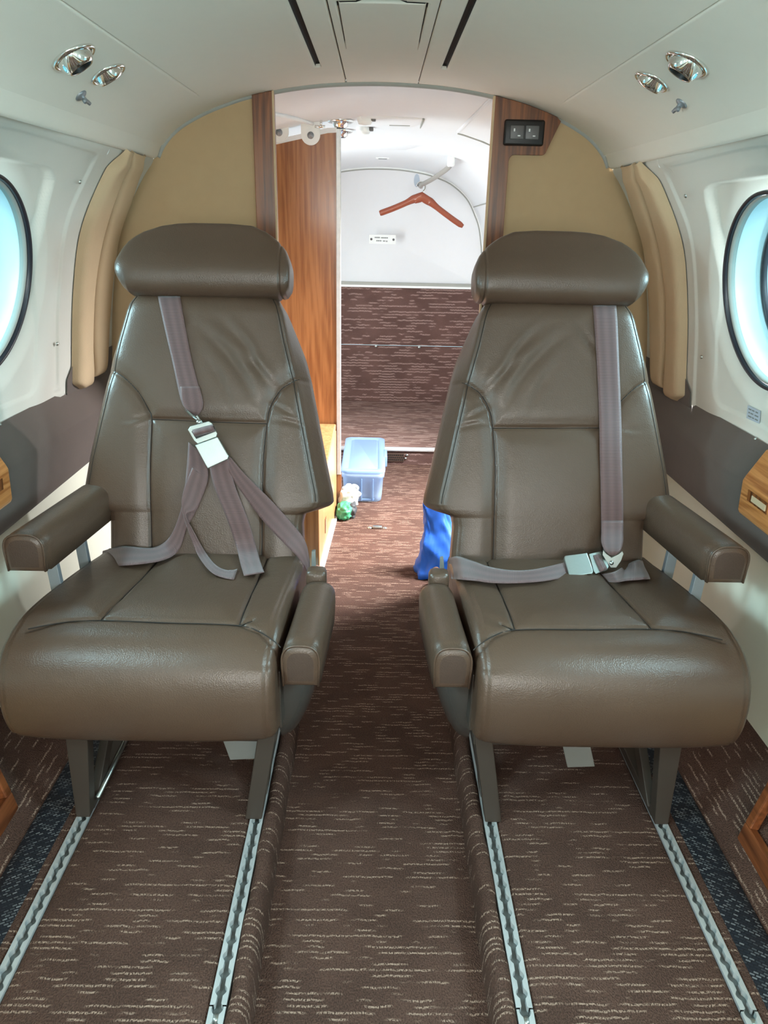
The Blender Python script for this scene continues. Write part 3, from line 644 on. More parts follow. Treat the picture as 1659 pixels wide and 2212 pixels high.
# sliding partition
D = struct('door_1'); YP = 2.965
xs = np.linspace(-.52, -.168, 12); P = [(x, float(min(1.400-.004-(max(0, -.19-x))*.22, 1.40))) for x in xs]
V, Fc = prism([(x, YP, z) for x, z in P] + [(-.168, YP, -.048), (-.52, YP, -.048)], (0, .022, 0)); mesh('door_leaf', V, Fc, M['woodL'], D, False)
V, Fc = box(-.170, -.153, YP-.004, YP+.026, .115, 1.405, .002); mesh('edge_strip', V, Fc, M['alu'], D, False)
V, Fc = box(-.170, -.151, YP, YP+.022, -.048, .115, .001); mesh('edge_strip', V, Fc, M['woodL'], D, False)
V, Fc = prism([(x, YP-.006, z-.004) for x, z in P] + [(x, YP-.006, z+.012) for x, z in P[::-1]], (0, .03, 0)); mesh('top_rail', V, Fc, M['white'], D, False)
for (px, py) in ((671, 291), (603, 285)):
    q = at(px, py, Y=YP-.012)
    arc = [(q[0]+.034*math.cos(a), q[2]+.034*math.sin(a)) for a in np.linspace(math.pi, 2*math.pi, 16)]
    top = q[2]+.042
    V, Fc = prism([(x, YP-.014, z) for x, z in arc] + [(q[0]+.034, YP-.014, top), (q[0]-.034, YP-.014, top)], (0, .006, 0), .001); br = mesh('hanger_bracket', V, Fc, M['tag'], D, False)
    Vt, Ft = lathe([(.0001, .010), (.006, .009), (.007, .004), (.0115, .003), (.012, 0)], (q[0], YP-.014, q[2]-.002), (0, -1, 0), 20); mesh('roller_bolt', Vt, Ft, M['strut'], br)
# lavatory seat box
t = thing('lavatory_cabinet', 'low daylit-pale wooden cabinet side with dark finger slot, in front of wooden partition', 'cabinet', (-.25, 2.6, -.05))
V, Fc = prism([(-.196, 2.345, -.05), (-.170, 2.945, -.05), (-.55, 2.945, -.05), (-.55, 2.345, -.05)], (0, 0, .36), .003); mesh('cabinet_box', sub(V, t.location), Fc, M['woodLit'], t, False)
V, Fc = box(-.56, -.172, 2.342, 2.95, .31, .335, .004); mesh('lid', sub(V, t.location), Fc, M['woodLit'], t, False)
q = at(703, 1132, X=-.188)
V, Fc = box(-.196+.0255*((q[1]-2.345)/.6)-.002, -.196+.026*((q[1]-2.345)/.6)+.0015, q[1]-.018, q[1]+.018, q[2]-.030, q[2]+.026, .001); mesh('finger_slot', sub(V, t.location), Fc, M['wood'], t, False)
V, Fc = prism([(-.1955, 2.35, -.05), (-.169, 2.95, -.05), (-.160, 2.95, -.05), (-.1865, 2.35, -.05)], (0, 0, .012)); mesh('floor_edge', sub(V, t.location), Fc, M['tag'], t, False)

# storage box
x0, x1, y0, y1, zb, zt = -.155, .030, 3.075, 3.61, -.05, .090
t = thing('storage_box', 'translucent lidded plastic storage box on rear carpet beside wooden partition', 'storage box', ((x0+x1)/2, (y0+y1)/2, zb)); L0 = t.location
def rrect(x0, x1, y0, y1, r, n=6):
    P = []
    for cx, cy_, a0 in ((x1-r, y1-r, 0), (x0+r, y1-r, 90), (x0+r, y0+r, 180), (x1-r, y0+r, 270)):
        for k in range(n+1): a = math.radians(a0+90*k/n); P.append((cx+r*math.cos(a), cy_+r*math.sin(a)))
    return P
def rloft(levels):
    V = []
    for (i, z) in levels:
        V += [(x, y, z) for x, y in rrect(x0+i, x1-i, y0+i, y1-i, max(.03-i*.4, .012))]
    n = len(V)//len(levels); f = gridf(len(levels), n, closev=True); return V, f, n
V, Fc, n = rloft([(.014, zb+.002), (.012, zb+.006), (.009, zb+.03), (.004, zt-.03), (0, zt-.028), (-.001, zt-.006), (.004, zt-.006), (.008, zt-.03), (.014, zb+.03), (.018, zb+.008)])
Fc += [tuple(range(n))]; mesh('tub', sub(V, L0), Fc, M['clearp'], t)
V, Fc, n = rloft([(-.003, zt-.004), (-.004, zt+.006), (.002, zt+.009), (.022, zt+.009), (.026, zt+.003), (.030, zt+.003), (.034, zt+.006)])
Fc += [tuple(range(len(V)-n, len(V)))]; mesh('lid', sub(V, L0), Fc, M['lidp'], t)
V, Fc = box(x1-.002, x1+.014, (y0+y1)/2-.06, (y0+y1)/2+.06, zt-.04, zt+.011, .004); mesh('latch', sub(V, L0), Fc, M['lidp'], t)
V, Fc = box(x0+.03, x1-.028, y0+.03, y1-.06, zb+.014, zt-.035, .02, 3); mesh('contents', sub(V, L0), Fc, M['content'], t)
b = MB()
for xx in (-.068, -.018): Vt, Ft = box(xx-.002, xx+.002, y0-.002, y0+.006, zb+.01, zt-.03, .001); b.add(Vt, Ft)
Vt, Ft = box(-.068, -.012, y0+.001, y0+.006, zb+.012, zb+.018); b.add(Vt, Ft)
V = sub(b.V, L0); mesh('front_ribs', V, b.F, M['lidp'], t, False)

# crumpled bags
def lump(c, r, seed, fold=.25, n=40, m=28, flat=True, sq=.7):
    rs = np.random.RandomState(seed); K = rs.normal(size=(14, 3))*rs.uniform(1.5, 5, (14, 1)); ph = rs.uniform(0, 6.28, 14); V = []
    for i in range(n):
        for j in range(m):
            t, p = 2*math.pi*i/n, math.pi*(j+.02)/(m-.96); d = np.array([math.cos(t)*math.sin(p), math.sin(t)*math.sin(p), math.cos(p)])
            d2 = np.sign(d)*np.abs(d)**sq
            h = 1+fold*sum(abs(math.sin(K[k] @ d+ph[k]))-.6 for k in range(14))/5
            v = np.array(c)+d2*np.array(r)*h
            V.append(v)
    return V, gridf(n, m, closeu=True)
t = thing('blue_bag', 'crumpled bright blue cloth bag on the aisle floor behind the seat', 'bag', (.20, 2.43, -.05))
def sheetbag():
    V = []; n, m = 48, 40; rs = np.random.RandomState(3)
    P = [(0, -.048, .072, .055), (.018, -.05, .078, .062), (.055, -.04, .066, .058), (.095, -.02, .072, .055), (.115, -.012, .068, .05), (.145, .0, .052, .035), (.185, .012, .05, .02), (.225, .02, .046, .010), (.235, .022, .040, .006)]
    P = np.array(P)
    for j in range(m):
        q = j/(m-1); z = lerp(0, .235, q); yc = np.interp(z, P[:, 0], P[:, 1]); rx = np.interp(z, P[:, 0], P[:, 2]); ry = np.interp(z, P[:, 0], P[:, 3])
        for i in range(n):
            a = 2*math.pi*i/n; c, s = math.cos(a), math.sin(a)
            f = 1.08-.16*abs(math.sin(1.5*a+30*z))**.8+.05*math.sin(5*a-60*z)-.10*abs(math.sin(2*a-22*z+1))**.7+.03*math.sin(11*a+90*z)
            V.append((.018*math.sin(z*14)+np.sign(c)*abs(c)**.7*rx*f, yc+np.sign(s)*abs(s)**.7*ry*f, z+.004*math.sin(4*a)))
    return V, gridf(m, n, closev=True) + [tuple(range(n)), tuple(range(n*m-n, n*m))]
V, Fc = sheetbag(); mesh('cloth', V, Fc, M['blue'], t)
t = thing('carrier_bag', 'crumpled white and green plastic carrier bag beside the wooden partition edge', 'bag', (-.118, 2.97, -.05))
V, Fc = lump((-.005, .01, .055), (.040, .045, .052), 11, .35); mesh('white_bundle', V, Fc, M['bagw'], t)
V, Fc = lump((-.018, -.075, .030), (.030, .045, .032), 5, .3); mesh('green_bundle', V, Fc, M['bagg'], t)
V, Fc = lump((.006, -.05, .026), (.026, .045, .03), 9, .3); mesh('dark_bundle', V, Fc, M['bagd'], t)
Vt, Ft = tube(catmull([(-.01, .03, .095), (.02, .02, .11), (.036, .02, .10), (.030, .02, .085), (.046, .02, .072), (.03, .02, .058), (.0, .02, .06)], .006), .006, 8); mesh('handle', Vt, Ft, M['bagw'], t)

# coat rod and hanger
RM = np.array((.312, 3.78, cz_r(.312, 3.78)))
RE = np.array((.205, 4.55, 1.300))
t = thing('coat_rod', 'curved grey coat rod hung from white rear ceiling', 'coat rod', tuple(RM))
path = catmull([RM+np.array((0, .0, -.03)), RM+np.array((-.008, .10, -.045)), lerp(RM, RE, .55)+np.array((0, 0, -.030)), lerp(RM, RE, .85)+np.array((-.006, 0, -.02)), RE+np.array((.012, 0, -.012)), RE], .03)
Vt, Ft = tube(path, .0115, 12); mesh('rod', sub(Vt, RM), Ft, M['rod'], t)
V, Fc = box(-.016, .016, -.022, .022, -.042, .002, .007); mesh('ceiling_mount', V, Fc, M['tag'], t)
Pc = [(RE[0]-.012+.016*math.cos(a), RE[1]+.012, RE[2]+.02+.034*math.sin(a)) for a in np.linspace(0, 2*math.pi, 18, endpoint=False)]
V, Fc = prism(Pc, (0, .008, 0), .001); mesh('end_clip', sub(V, RM), Fc, M['sticker'], t, False)
HK = path[int(np.argmin(np.abs(path[:, 1]-(RE[1]-.03))))]*1.0
t = thing('coat_hanger', 'brown wooden coat hanger hung from the rear coat rod', 'coat hanger', tuple(HK))
hl, hr = at(820, 461, Y=HK[1]), at(1000, 489, Y=HK[1]); hc = at(912, 419, Y=HK[1])
def arm(e, sgn):
    pts = [hc, lerp(hc, e, .16)+np.array((0, 0, -.002)), lerp(hc, e, .35)+np.array((0, 0, -.008)), lerp(hc, e, .7)+np.array((0, 0, -.006)), e]
    return catmull(pts, .012)
pl, prr = arm(hl, -1), arm(hr, 1); cen = np.r_[pl[::-1], prr[1:]]; V = []
for i, p in enumerate(cen):
    q = abs(i-len(pl)+1)/len(pl); hh = lerp(.066, .032, smooth(.02, .40, q)); hh = hh*(1-.35*smooth(.9, 1, q)); dd = lerp(.018, .013, q)
    tt = cen[min(i+1, len(cen)-1)]-cen[max(i-1, 0)]; tt /= np.linalg.norm(tt); up = np.array((-tt[2], 0, tt[0]))
    if q < .2: up = np.array((0, 0, 1.))
    for a in np.linspace(0, 2*math.pi, 12, endpoint=False): V.append(p + up*hh*(lerp(.18, .5, smooth(0, .35, q)) if math.cos(a) > 0 else lerp(.62, .5, smooth(0, .35, q)))*np.sign(math.cos(a))*abs(math.cos(a))**.6 + np.array((0, dd*.9*math.sin(a), 0)))
mesh('hanger_body', sub(V, HK), gridf(len(cen), 12, closev=True) + [tuple(range(12)), tuple(range(len(V)-12, len(V)))], M['hanger'], t)
hk = [hc+np.array((0, 0, -.006)), hc+np.array((.004, 0, .010)), HK+np.array((.023, 0, -.014)), HK+np.array((.024, 0, .004)), HK+np.array((.014, 0, .020)), HK+np.array((-.004, 0, .024)), HK+np.array((-.019, 0, .016)), HK+np.array((-.024, 0, .002))]
Vt, Ft = tube(catmull(hk, .005), .0045, 8); mesh('wire_hook', sub(Vt, HK), Ft, M['chrome'], t)
# placard on the dome
t = thing('wall_placard', 'small white screwed placard on the white rear dome wall', 'placard', (.008, YD+.012, 1.003))
V, Fc = box(-.080, .080, -.004, .003, -.026, .026, .001); mesh('plate', V, Fc, M['tag'], t, False)
b = MB()
for xa, xb, z in ((-.046, -.014, .010), (-.008, .034, .009), (-.036, -.004, -.008), (.004, .018, -.009), (.021, .032, -.010)):
    k = int((xb-xa)/.005)
    for i in range(k):
        w = (xb-xa)/k; Vt, Ft = box(xa+i*w, xa+i*w+w*.72, -.0046, -.0038, z-.0035, z+.0035); b.add(Vt, Ft)
b.build('print_lines', M['ink'], t, False)
for x in (-.066, .066):
    Vt, Ft = lathe([(.0001, .003), (.006, .0025), (.007, 0)], (x, -.004, 0), (0, -1, 0), 14); mesh('screw', Vt, Ft, M['button'], t)
# service panel in the rear ceiling with outlets and lamps
def rc(x, Y): return np.array((x, Y, cz_r(x, Y)))
t = thing('overhead_service_panel', 'flat white service panel in rear ceiling with a slot', 'ceiling panel', tuple(rc(.02, 3.05)))
V, Fc = box(-.10, .115, -.16, .20, -.004, .02, .004); mesh('panel', V, Fc, M['white'], t)
Vt, Ft = tube([(.115, -.16, -.003), (.117, .20, -.003)], .004, 8); mesh('panel_edge', Vt, Ft, M['greyb'], t)
V, Fc = box(.0, .075, .02, .032, -.0055, .0, 0); mesh('slot', V, Fc, M['greyb'], t, False)
for j, (x, Y, nm) in enumerate(((-.155, 2.98, 'forward'), (-.165, 3.22, 'rearward'))):
    p = rc(x, Y); t = thing('air_vent', 'small chrome air outlet in white rear ceiling, the ' + nm + ' one beside the partition', 'air vent', tuple(p), 'rear ceiling outlets')
    Vt, Ft = lathe([(.046, -.002), (.047, .003), (.042, .007), (.030, .004), (.026, .018), (.018, .024)], (0, 0, 0), (0, 0, -1), 32); mesh('bezel', Vt, Ft, M['chrome'], t)
    Vt, Ft = lathe([(.018, .024), (.014, .022), (.0001, .015)], (0, 0, 0), (0, 0, -1), 24); mesh('nozzle', Vt, Ft, M['black'], t)
    x2 = x+.088; p = rc(x2, Y-.06); t = thing('reading_light', 'small white lamp in rear ceiling beside the ' + nm + ' chrome outlet', 'reading light', tuple(p), 'rear ceiling lamps')
    Vt, Ft = lathe([(.026, -.002), (.027, .010), (.022, .022), (.0001, .026)], (0, 0, 0), (0, 0, -1), 24); mesh('lamp_body', Vt, Ft, M['tag'], t)
    V, Fc = box(.020, .038, -.016, .016, -.012, .0, .003); mesh('lamp_switch', V, Fc, M['button'], t)
p = rc(-.22, 2.93); t = thing('coat_hook', 'tiny chrome T-shaped hook in rear ceiling by the partition', 'hook', tuple(p))
Vt, Ft = tube([(0, 0, 0), (0, 0, -.022)], .004, 8); b = MB().add(Vt, Ft); Vt, Ft = tube([(-.022, 0, -.02), (.014, 0, -.02)], .0045, 8); b.add(Vt, Ft); b.build('hook_arms', M['chrome'], t)
p = rc(0, 4.25); t = thing('ceiling_placard', 'tiny grey label on white rear ceiling above the dome', 'placard', tuple(p))
V, Fc = box(-.034, .034, -.028, .028, -.003, .004); mesh('plate', V, Fc, M['tag'], t, False)
V, Fc = box(-.022, .022, -.018, .018, -.004, -.002); mesh('print_block', V, Fc, M['ink'], t, False)
p = rc(.01, 3.72); t = thing('ceiling_hatch', 'shallow white hatch cover in rear ceiling behind the service panel', 'hatch', tuple(p))
V, Fc = box(-.20, .205, -.12, .14, -.006, .01, .006); mesh('cover', V, Fc, M['white'], t)

# ------------------------------------------------------------------ seats
SL = .31; NB = np.array((0, -1, SL))/math.hypot(1, SL)
def yplane(z): return 1.55+SL*(z-.36)
XO = np.array([(.30, .606), (.36, .609), (.455, .609), (.476, .613), (.484, .640), (.492, .658), (.502, .667), (.52, .666), (.59, .653), (.68, .631), (.775, .607), (.84, .590), (.90, .572), (.92, .566), (.945, .552)])
XI = np.array([(.30, .170), (.36, .170), (.455, .176), (.476, .172), (.484, .150), (.492, .137), (.502, .132), (.52, .134), (.59, .150), (.69, .171), (.765, .187), (.848, .209), (.90, .220), (.92, .226), (.945, .240)])
SEAMS = [[(.610, .781), (.59, .772), (.57, .759), (.540, .730), (.517, .692), (.511, .675), (.513, .58), (.512, .33)], [(.511, .675), (.387, .672), (.254, .670)],
         [(.184, .769), (.205, .757), (.226, .741), (.246, .708), (.254, .670), (.261, .59), (.262, .49), (.264, .33)]]
def back_h(x, z, sg):
    xi, xo = np.interp(z, XI[:, 0], XI[:, 1]), np.interp(z, XO[:, 0], XO[:, 1])
    t = np.clip((x-xi)/(xo-xi), 0, 1); e = np.abs(2*t-1)
    h = .010*(1-e**4) + .012*np.exp(-((z-.53)/.12)**2)*(1-e**2)
    d = polydist(x, z, SEAMS)
    h = h + .008*(1-np.exp(-(d/.022)**2)) - .006*np.exp(-(d/.0032)**2)
    ed = np.minimum(x-xi, xo-x); h = h - .014*np.exp(-ed/.007) - .0022*np.exp(-((ed-.010)/.0022)**2)
    h = h - .02*np.clip((z-.90)/.045, 0, 1)**2
    # leather creases
    for cx, cz, ang, ln, wd, am in ((.33, .80, .9, .075, .012, .0042), (.30, .83, .95, .055, .009, .003), (.27, .78, .8, .05, .010, .003), (.36, .765, 1.05, .05, .010, .002), (.20, .675, .25, .03, .006, .003), (.215, .70, .5, .03, .006, .002), (.46, .86, 2.3, .05, .01, .0015), (.545, .675, 2.9, .03, .006, .0018)):
        u = (x-cx)*math.cos(ang)+(z-cz)*math.sin(ang); v = -(x-cx)*math.sin(ang)+(z-cz)*math.cos(ang); v = v+.12*u*u/ln
        h = h - am*np.exp(-(u/ln)**2)*np.exp(-(v/wd)**2) + .6*am*np.exp(-(u/ln)**2)*np.exp(-((v-1.6*wd)/wd)**2)
    return h
def P3(sg, x, z, h): return np.array((sg*x, yplane(z), z))+NB*h
def make_back(par, sg):
    zs = np.unique(np.r_[np.linspace(.30, .46, 30), np.linspace(.46, .51, 26), np.linspace(.51, .945, 112)]); NF = 150; rows = []
    for z in zs:
        xi, xo = np.interp(z, XI[:, 0], XI[:, 1]), np.interp(z, XO[:, 0], XO[:, 1]); fl = .024*smooth(.47, .50, z)*smooth(.95, .80, z)
        tt = np.linspace(0, 1, NF); tt = .5-.5*np.sign(.5-tt)*np.abs(2*tt-1)**.9
        x = lerp(xi, xo, tt); h = back_h(x, np.full_like(x, z), sg)
        dk = lerp(.055, .10, smooth(.46, .50, z))
        row = [P3(sg, a, z, b) for a, b in zip(x, h)]
        h1 = h[-1]; row += [P3(sg, xo+fl*f+.002, z, lerp(h1, -dk, q)) for q, f in ((.12, .12), (.3, .4), (.5, .75), (.7, 1.), (.88, .98), (1., .75))]
        row += [P3(sg, lerp(xo+fl*.5, xi-fl*.5, q), z, -dk-.012*math.sin(math.pi*q)) for q in np.linspace(.06, .94, 10)]
        h0 = h[0]; row += [P3(sg, xi-fl*f-.002, z, lerp(h0, -dk, q)) for q, f in ((1., .75), (.88, .98), (.7, 1.), (.5, .75), (.3, .4), (.12, .12))]
        rows.append(row)
    n = len(rows[0]); V = [p for r in rows for p in r]; Fc = gridf(len(rows), n, closev=True)
    for r, o in ((rows[0], 0), (rows[-1], (len(rows)-1)*n)):
        V.append(np.mean(r, axis=0)); c = len(V)-1
        Fc += [(o+i, o+(i+1) % n, c) for i in range(n)]
    return mesh('backrest', sub(V, par.location), Fc, M['leather'], par)
HZB = np.array([(.203, .963), (.206, .952), (.214, .941), (.232, .936), (.30, .934), (.50, .934), (.545, .937), (.560, .940), (.572, .950), (.580, .962), (.585, .972), (.588, .980)])
HZT = np.array([(.203, 1.005), (.207, 1.018), (.214, 1.034), (.226, 1.049), (.243, 1.063), (.26, 1.074), (.29, 1.086), (.34, 1.0895), (.42, 1.0895), (.455, 1.0875), (.49, 1.082), (.529, 1.069), (.545, 1.060), (.560, 1.049), (.571, 1.036), (.579, 1.020), (.584, 1.010), (.588, 1.004)])
def make_head(par, sg):
    xs = np.unique(np.r_[np.linspace(.203, .24, 26), np.linspace(.24, .55, 60), np.linspace(.55, .588, 24)]); V = []; na = 72
    for x in xs:
        zb, zt = np.interp(x, HZB[:, 0], HZB[:, 1]), np.interp(x, HZT[:, 0], HZT[:, 1]); zc, hz = (zb+zt)/2, (zt-zb)/2
        e = abs(x-.395)/.192; hd = .054*(1-min(1, e)**14)**.5*.42+.034
        sm = -.0035*math.exp(-((x-.226)/.0022)**2)
        for k in range(na):
            a = 2*math.pi*k/na; c, s = math.cos(a), math.sin(a)
            dd = np.sign(c)*abs(c)**.62*(hd+sm); dz = np.sign(s)*abs(s)**.72*(hz+sm)
            lean = -.030*smooth(.0, 1, (zc+dz-.98)/.10) if c > 0 else 0
            V.append(P3(sg, x, zc+dz, -.012+dd+lean*max(0, c)))
    Fc = gridf(len(xs), na, closev=True) + [tuple(range(na)), tuple(range(len(V)-na, len(V)))]
    return mesh('headrest', sub(V, par.location), Fc, M['leather'], par)
CP = catmull([(1.60, .372), (1.50, .386), (1.40, .396), (1.30, .402), (1.235, .403), (1.19, .397), (1.155, .380), (1.130, .350), (1.119, .310), (1.119, .270), (1.127, .235), (1.140, .216), (1.165, .208)], .0045)
CB_ = np.array([(1.25, .205), (1.4, .225), (1.60, .245), (1.61, .30), (1.61, .35)])
CSEAM = [[(.248, 1.62), (.252, 1.30), (.253, 1.205)], [(.484, 1.62), (.497, 1.30), (.508, 1.212)], [(.166, 1.140), (.180, 1.160), (.215, 1.190), (.253, 1.205), (.38, 1.207), (.508, 1.212), (.57, 1.206), (.63, 1.186)], [(.253, 1.205), (.232, 1.222)]]
def make_cushion(par, sg):
    prof = np.r_[CP, CB_]; nt = len(CP); n = len(prof)
    nrm = np.zeros_like(prof)
    for i in range(n):
        a, b = prof[(i-1) % n], prof[(i+1) % n]; t = b-a; t /= np.linalg.norm(t)+1e-9; nrm[i] = (t[1], -t[0])
    if nrm[10][1] < 0: nrm = -nrm
    r = .020; us = np.unique(np.r_[r-r*np.cos(np.linspace(0, math.pi/2, 12)), np.linspace(r, .49-r, 118), .49-(r-r*np.cos(np.linspace(0, math.pi/2, 12)))])
    V = []
    for u in us:
        e = min(u, .49-u); ins = r-math.sqrt(max(0, r*r-(r-min(e, r))**2)) if e < r else 0
        Y, Z = prof[:, 0], prof[:, 1]
        xi = np.interp(Y, (1.14, 1.54), (.180, .164)); xo = np.interp(Y, (1.12, 1.30, 1.54), (.672, .660, .636))
        x = lerp(xi, xo, u/.49)
        top = (np.arange(n) < nt)
        d = polydist(x, Y, CSEAM); d = np.where((Z > .36) & top, d, 9)
        h = np.where(top, .006*(1-np.exp(-(d/.03)**2)) - .0065*np.exp(-(d/.0034)**2), 0)
        ed = min(u, .49-u); h = h - np.where(top, .0024*math.exp(-((ed-.016)/.0022)**2), 0)
        w = 1-(abs(2*u/.49-1))**4; h = h + np.where(top, .010*w, 0)
        # slight sag in the middle
        h = h - np.where((Z > .37) & top, .006*w*np.exp(-((Y-1.42)/.1)**2), 0)
        for i in range(n): V.append((sg*x[i], Y[i]+nrm[i][0]*(h[i]-ins), Z[i]+nrm[i][1]*(h[i]-ins)))
    Fc = gridf(len(us), n, closev=True) + [tuple(range(n)), tuple(range(len(V)-n, len(V)))]
    return mesh('seat_cushion', sub(V, par.location), Fc, M['leather'], par)
def armrest(par, sg, ax, bx, y0, y1, z0, z1, w, h, name):
    "rounded pad from its front (ax,y0,z0) to its rear (bx,y1,z1), z = top"
    half_ = w/2; out = [(-half_*.94, -h), (-half_, -h*.5)]
    out += [(-half_*math.cos(a)**.7 if math.cos(a) > 0 else 0, -h*.42+h*.42*math.sin(a)**.8) for a in np.linspace(.08, math.pi/2, 12)]
    out = out + [(-x, z) for x, z in out[::-1][1:]]
    ys = [0, .003, .008, .014] + list(np.linspace(.02, y1-y0-.02, 14)) + [y1-y0-.008, y1-y0-.002, y1-y0]; V = []; n = len(out)
    for k, dy in enumerate(ys):
        q = dy/(y1-y0); e = min(dy, y1-y0-dy); ins = .012*(1-math.sqrt(max(0, 1-(1-min(1, e/.014))**2))); gr = -.0025 if k == 3 else 0
        for x, z in out:
            s = 1-(ins-gr)/(w/2); V.append((sg*(lerp(ax, bx, q)+x*s), y0+dy, lerp(z0, z1, q)+(z+h*.5)*s-h*.5))
    Fc = gridf(len(ys), n, closev=True) + [tuple(range(n)), tuple(range(len(V)-n, len(V)))]
    fm = [0]*(len(Fc)-2)+[1, 0]
    o = mesh(name, sub(V, par.location), Fc, [M['leather'], M['leather_end']], par, True, None, fm)
    pts = [(sg*(ax+x*.93), y0+.004, z0+(z+h*.5)*.95-h*.5) for x, z in out]; Vt, Ft = tube(pts, .0022, 6); mesh('piping', sub(Vt, par.location), Ft, M['leather'], o)
    return o
def bk(px, py, off, zmin=None):
    "point of the backrest's face, off metres in front of its base plane"
    d = ray(px, py); k = off*math.hypot(1, SL); t = (1.55-k+SL*(CC[2]-.36)-CC[1])/(d[1]-SL*d[2]); return CC+d*t
def onback(px, py, lift=.004):
    h = .02
    for _ in range(6):
        p = bk(px, py, h); h = float(back_h(np.float64(min(max(abs(p[0]), .14), .66)), np.float64(min(p[2], .94)), 1))+lift
    return bk(px, py, max(h, -.02))
def cush_z(x, Y):
    i = np.argsort(CP[:60, 0]); return float(np.interp(Y, CP[:110, 0][np.argsort(CP[:110, 0])], CP[:110, 1][np.argsort(CP[:110, 0])]))+.008
def oncush(px, py, lift=.006):
    z = .40
    for _ in range(6):
        p = at(px, py, Z=z); z = cush_z(abs(p[0]), p[1])+lift
    return at(px, py, Z=z)
def onseat(px, py, lift=.004):
    a, b = onback(px, py, lift), oncush(px, py, lift); return a if a[1] < b[1] else b
def ribbon(name, railA, railB, par, thick=.0016, step=.008):
    A, B = np.array(railA, float), np.array(railB, float); n = len(A); m = []
    for i in range(n-1):
        L_ = max(np.linalg.norm(A[i+1]-A[i]), np.linalg.norm(B[i+1]-B[i])); k = max(1, int(L_/step))
        for j in range(k): m.append(i+j/k)
    m.append(n-1)
    def cr_(P, t):
        i = min(int(t), n-2); f = t-i; p0, p1, p2, p3 = P[max(i-1, 0)], P[i], P[i+1], P[min(i+2, n-1)]
        return .5*((2*p1)+(-p0+p2)*f+(2*p0-5*p1+4*p2-p3)*f*f+(-p0+3*p1-3*p2+p3)*f**3)
    ra, rb = np.array([cr_(A, t) for t in m]), np.array([cr_(B, t) for t in m]); nu = 9; top, bot, U = [], [], []
    cen = (ra+rb)/2; l = np.r_[0, np.cumsum(np.linalg.norm(np.diff(cen, axis=0), axis=1))]
    for i in range(len(m)):
        tg = cen[min(i+1, len(m)-1)]-cen[max(i-1, 0)]; nn = np.cross(tg, rb[i]-ra[i]); nn /= np.linalg.norm(nn)+1e-9
        if nn @ (CC-cen[i]) < 0 and i == 0: pass
        for j in range(nu):
            u = j/(nu-1); e = 1-abs(2*u-1)**8
            p = lerp(ra[i], rb[i], u); top.append(p+nn*thick*.5*(.4+.6*e)); bot.append(p-nn*thick*.5*(.4+.6*e)); U.append((u, l[i]))
    V = top+bot; k = len(top); ft = gridf(len(m), nu); Fc = ft + [tuple(a+k for a in f[::-1]) for f in ft]
    edge = [i*nu for i in range(len(m))]; e2 = [i*nu+nu-1 for i in range(len(m))]
    for E_ in (edge, e2, list(range(nu)), list(range((len(m)-1)*nu, len(m)*nu))):
        for a, b in zip(E_[:-1], E_[1:]): Fc.append((a, b, b+k, a+k))
    return mesh(name, sub(V, par.location) if par.parent is None else sub(V, par.parent.location), Fc, M['belt'], par, True, U+U)
def pxplate(name, pts, th, mat, par, loc, bev=.0012, fn=None):
    P = [fn(*p) if fn else np.array(p) for p in pts]
    n = np.cross(P[1]-P[0], P[2]-P[1]); n /= np.linalg.norm(n); n = n if n @ (CC-P[0]) > 0 else -n
    c = np.mean(P, axis=0); P = [p-n*((p-c) @ n) for p in P]
    V, Fc = prism(P, n*th, bev); return mesh(name, sub(V, loc), Fc, mat, par, False)

def seams(par, sg, bk_o, cu_o, hd_o):
    def run(pts, o): Vt, Ft = tube(pts, .0011, 6); return mesh('seam', sub(Vt, par.location), Ft, M['thread'], o)
    for P in SEAMS:
        Q = catmull(P, .008); run([P3(sg, x, z, float(back_h(np.float64(x), np.float64(z), sg))+.0012) for x, z in Q if z > .37], bk_o)
    for E_, s1 in ((XI, 1), (XO, -1)):
        run([P3(sg, np.interp(z, E_[:, 0], E_[:, 1])+s1*.0100, z, float(back_h(np.float64(np.interp(z, E_[:, 0], E_[:, 1])+s1*.0100), np.float64(z), sg))+.0006) for z in np.linspace(.505, .935, 90)], bk_o)
    for P in CSEAM:
        run([(sg*x, y, cush_top(x, y)) for x, y in catmull(P, .008) if y < 1.56 and y > 1.145], cu_o)
def cush_top(x, y):
    i = np.argsort(CP[:, 0]); k = int(np.argmin(np.abs(CP[:, 0]-y)+np.where(CP[:, 1] < .345, 1, 0)))
    xi = np.interp(y, (1.14, 1.54), (.180, .164)); xo = np.interp(y, (1.12, 1.30, 1.54), (.672, .660, .636)); u = (x-xi)/(xo-xi); w = 1-abs(2*u-1)**4
    hh = -.0060+.010*w-(.006*w*math.exp(-((y-1.42)/.1)**2) if CP[k, 1] > .37 else 0)
    return float(np.interp(y, CP[:90, 0][::-1], CP[:90, 1][::-1]))+hh+.0014
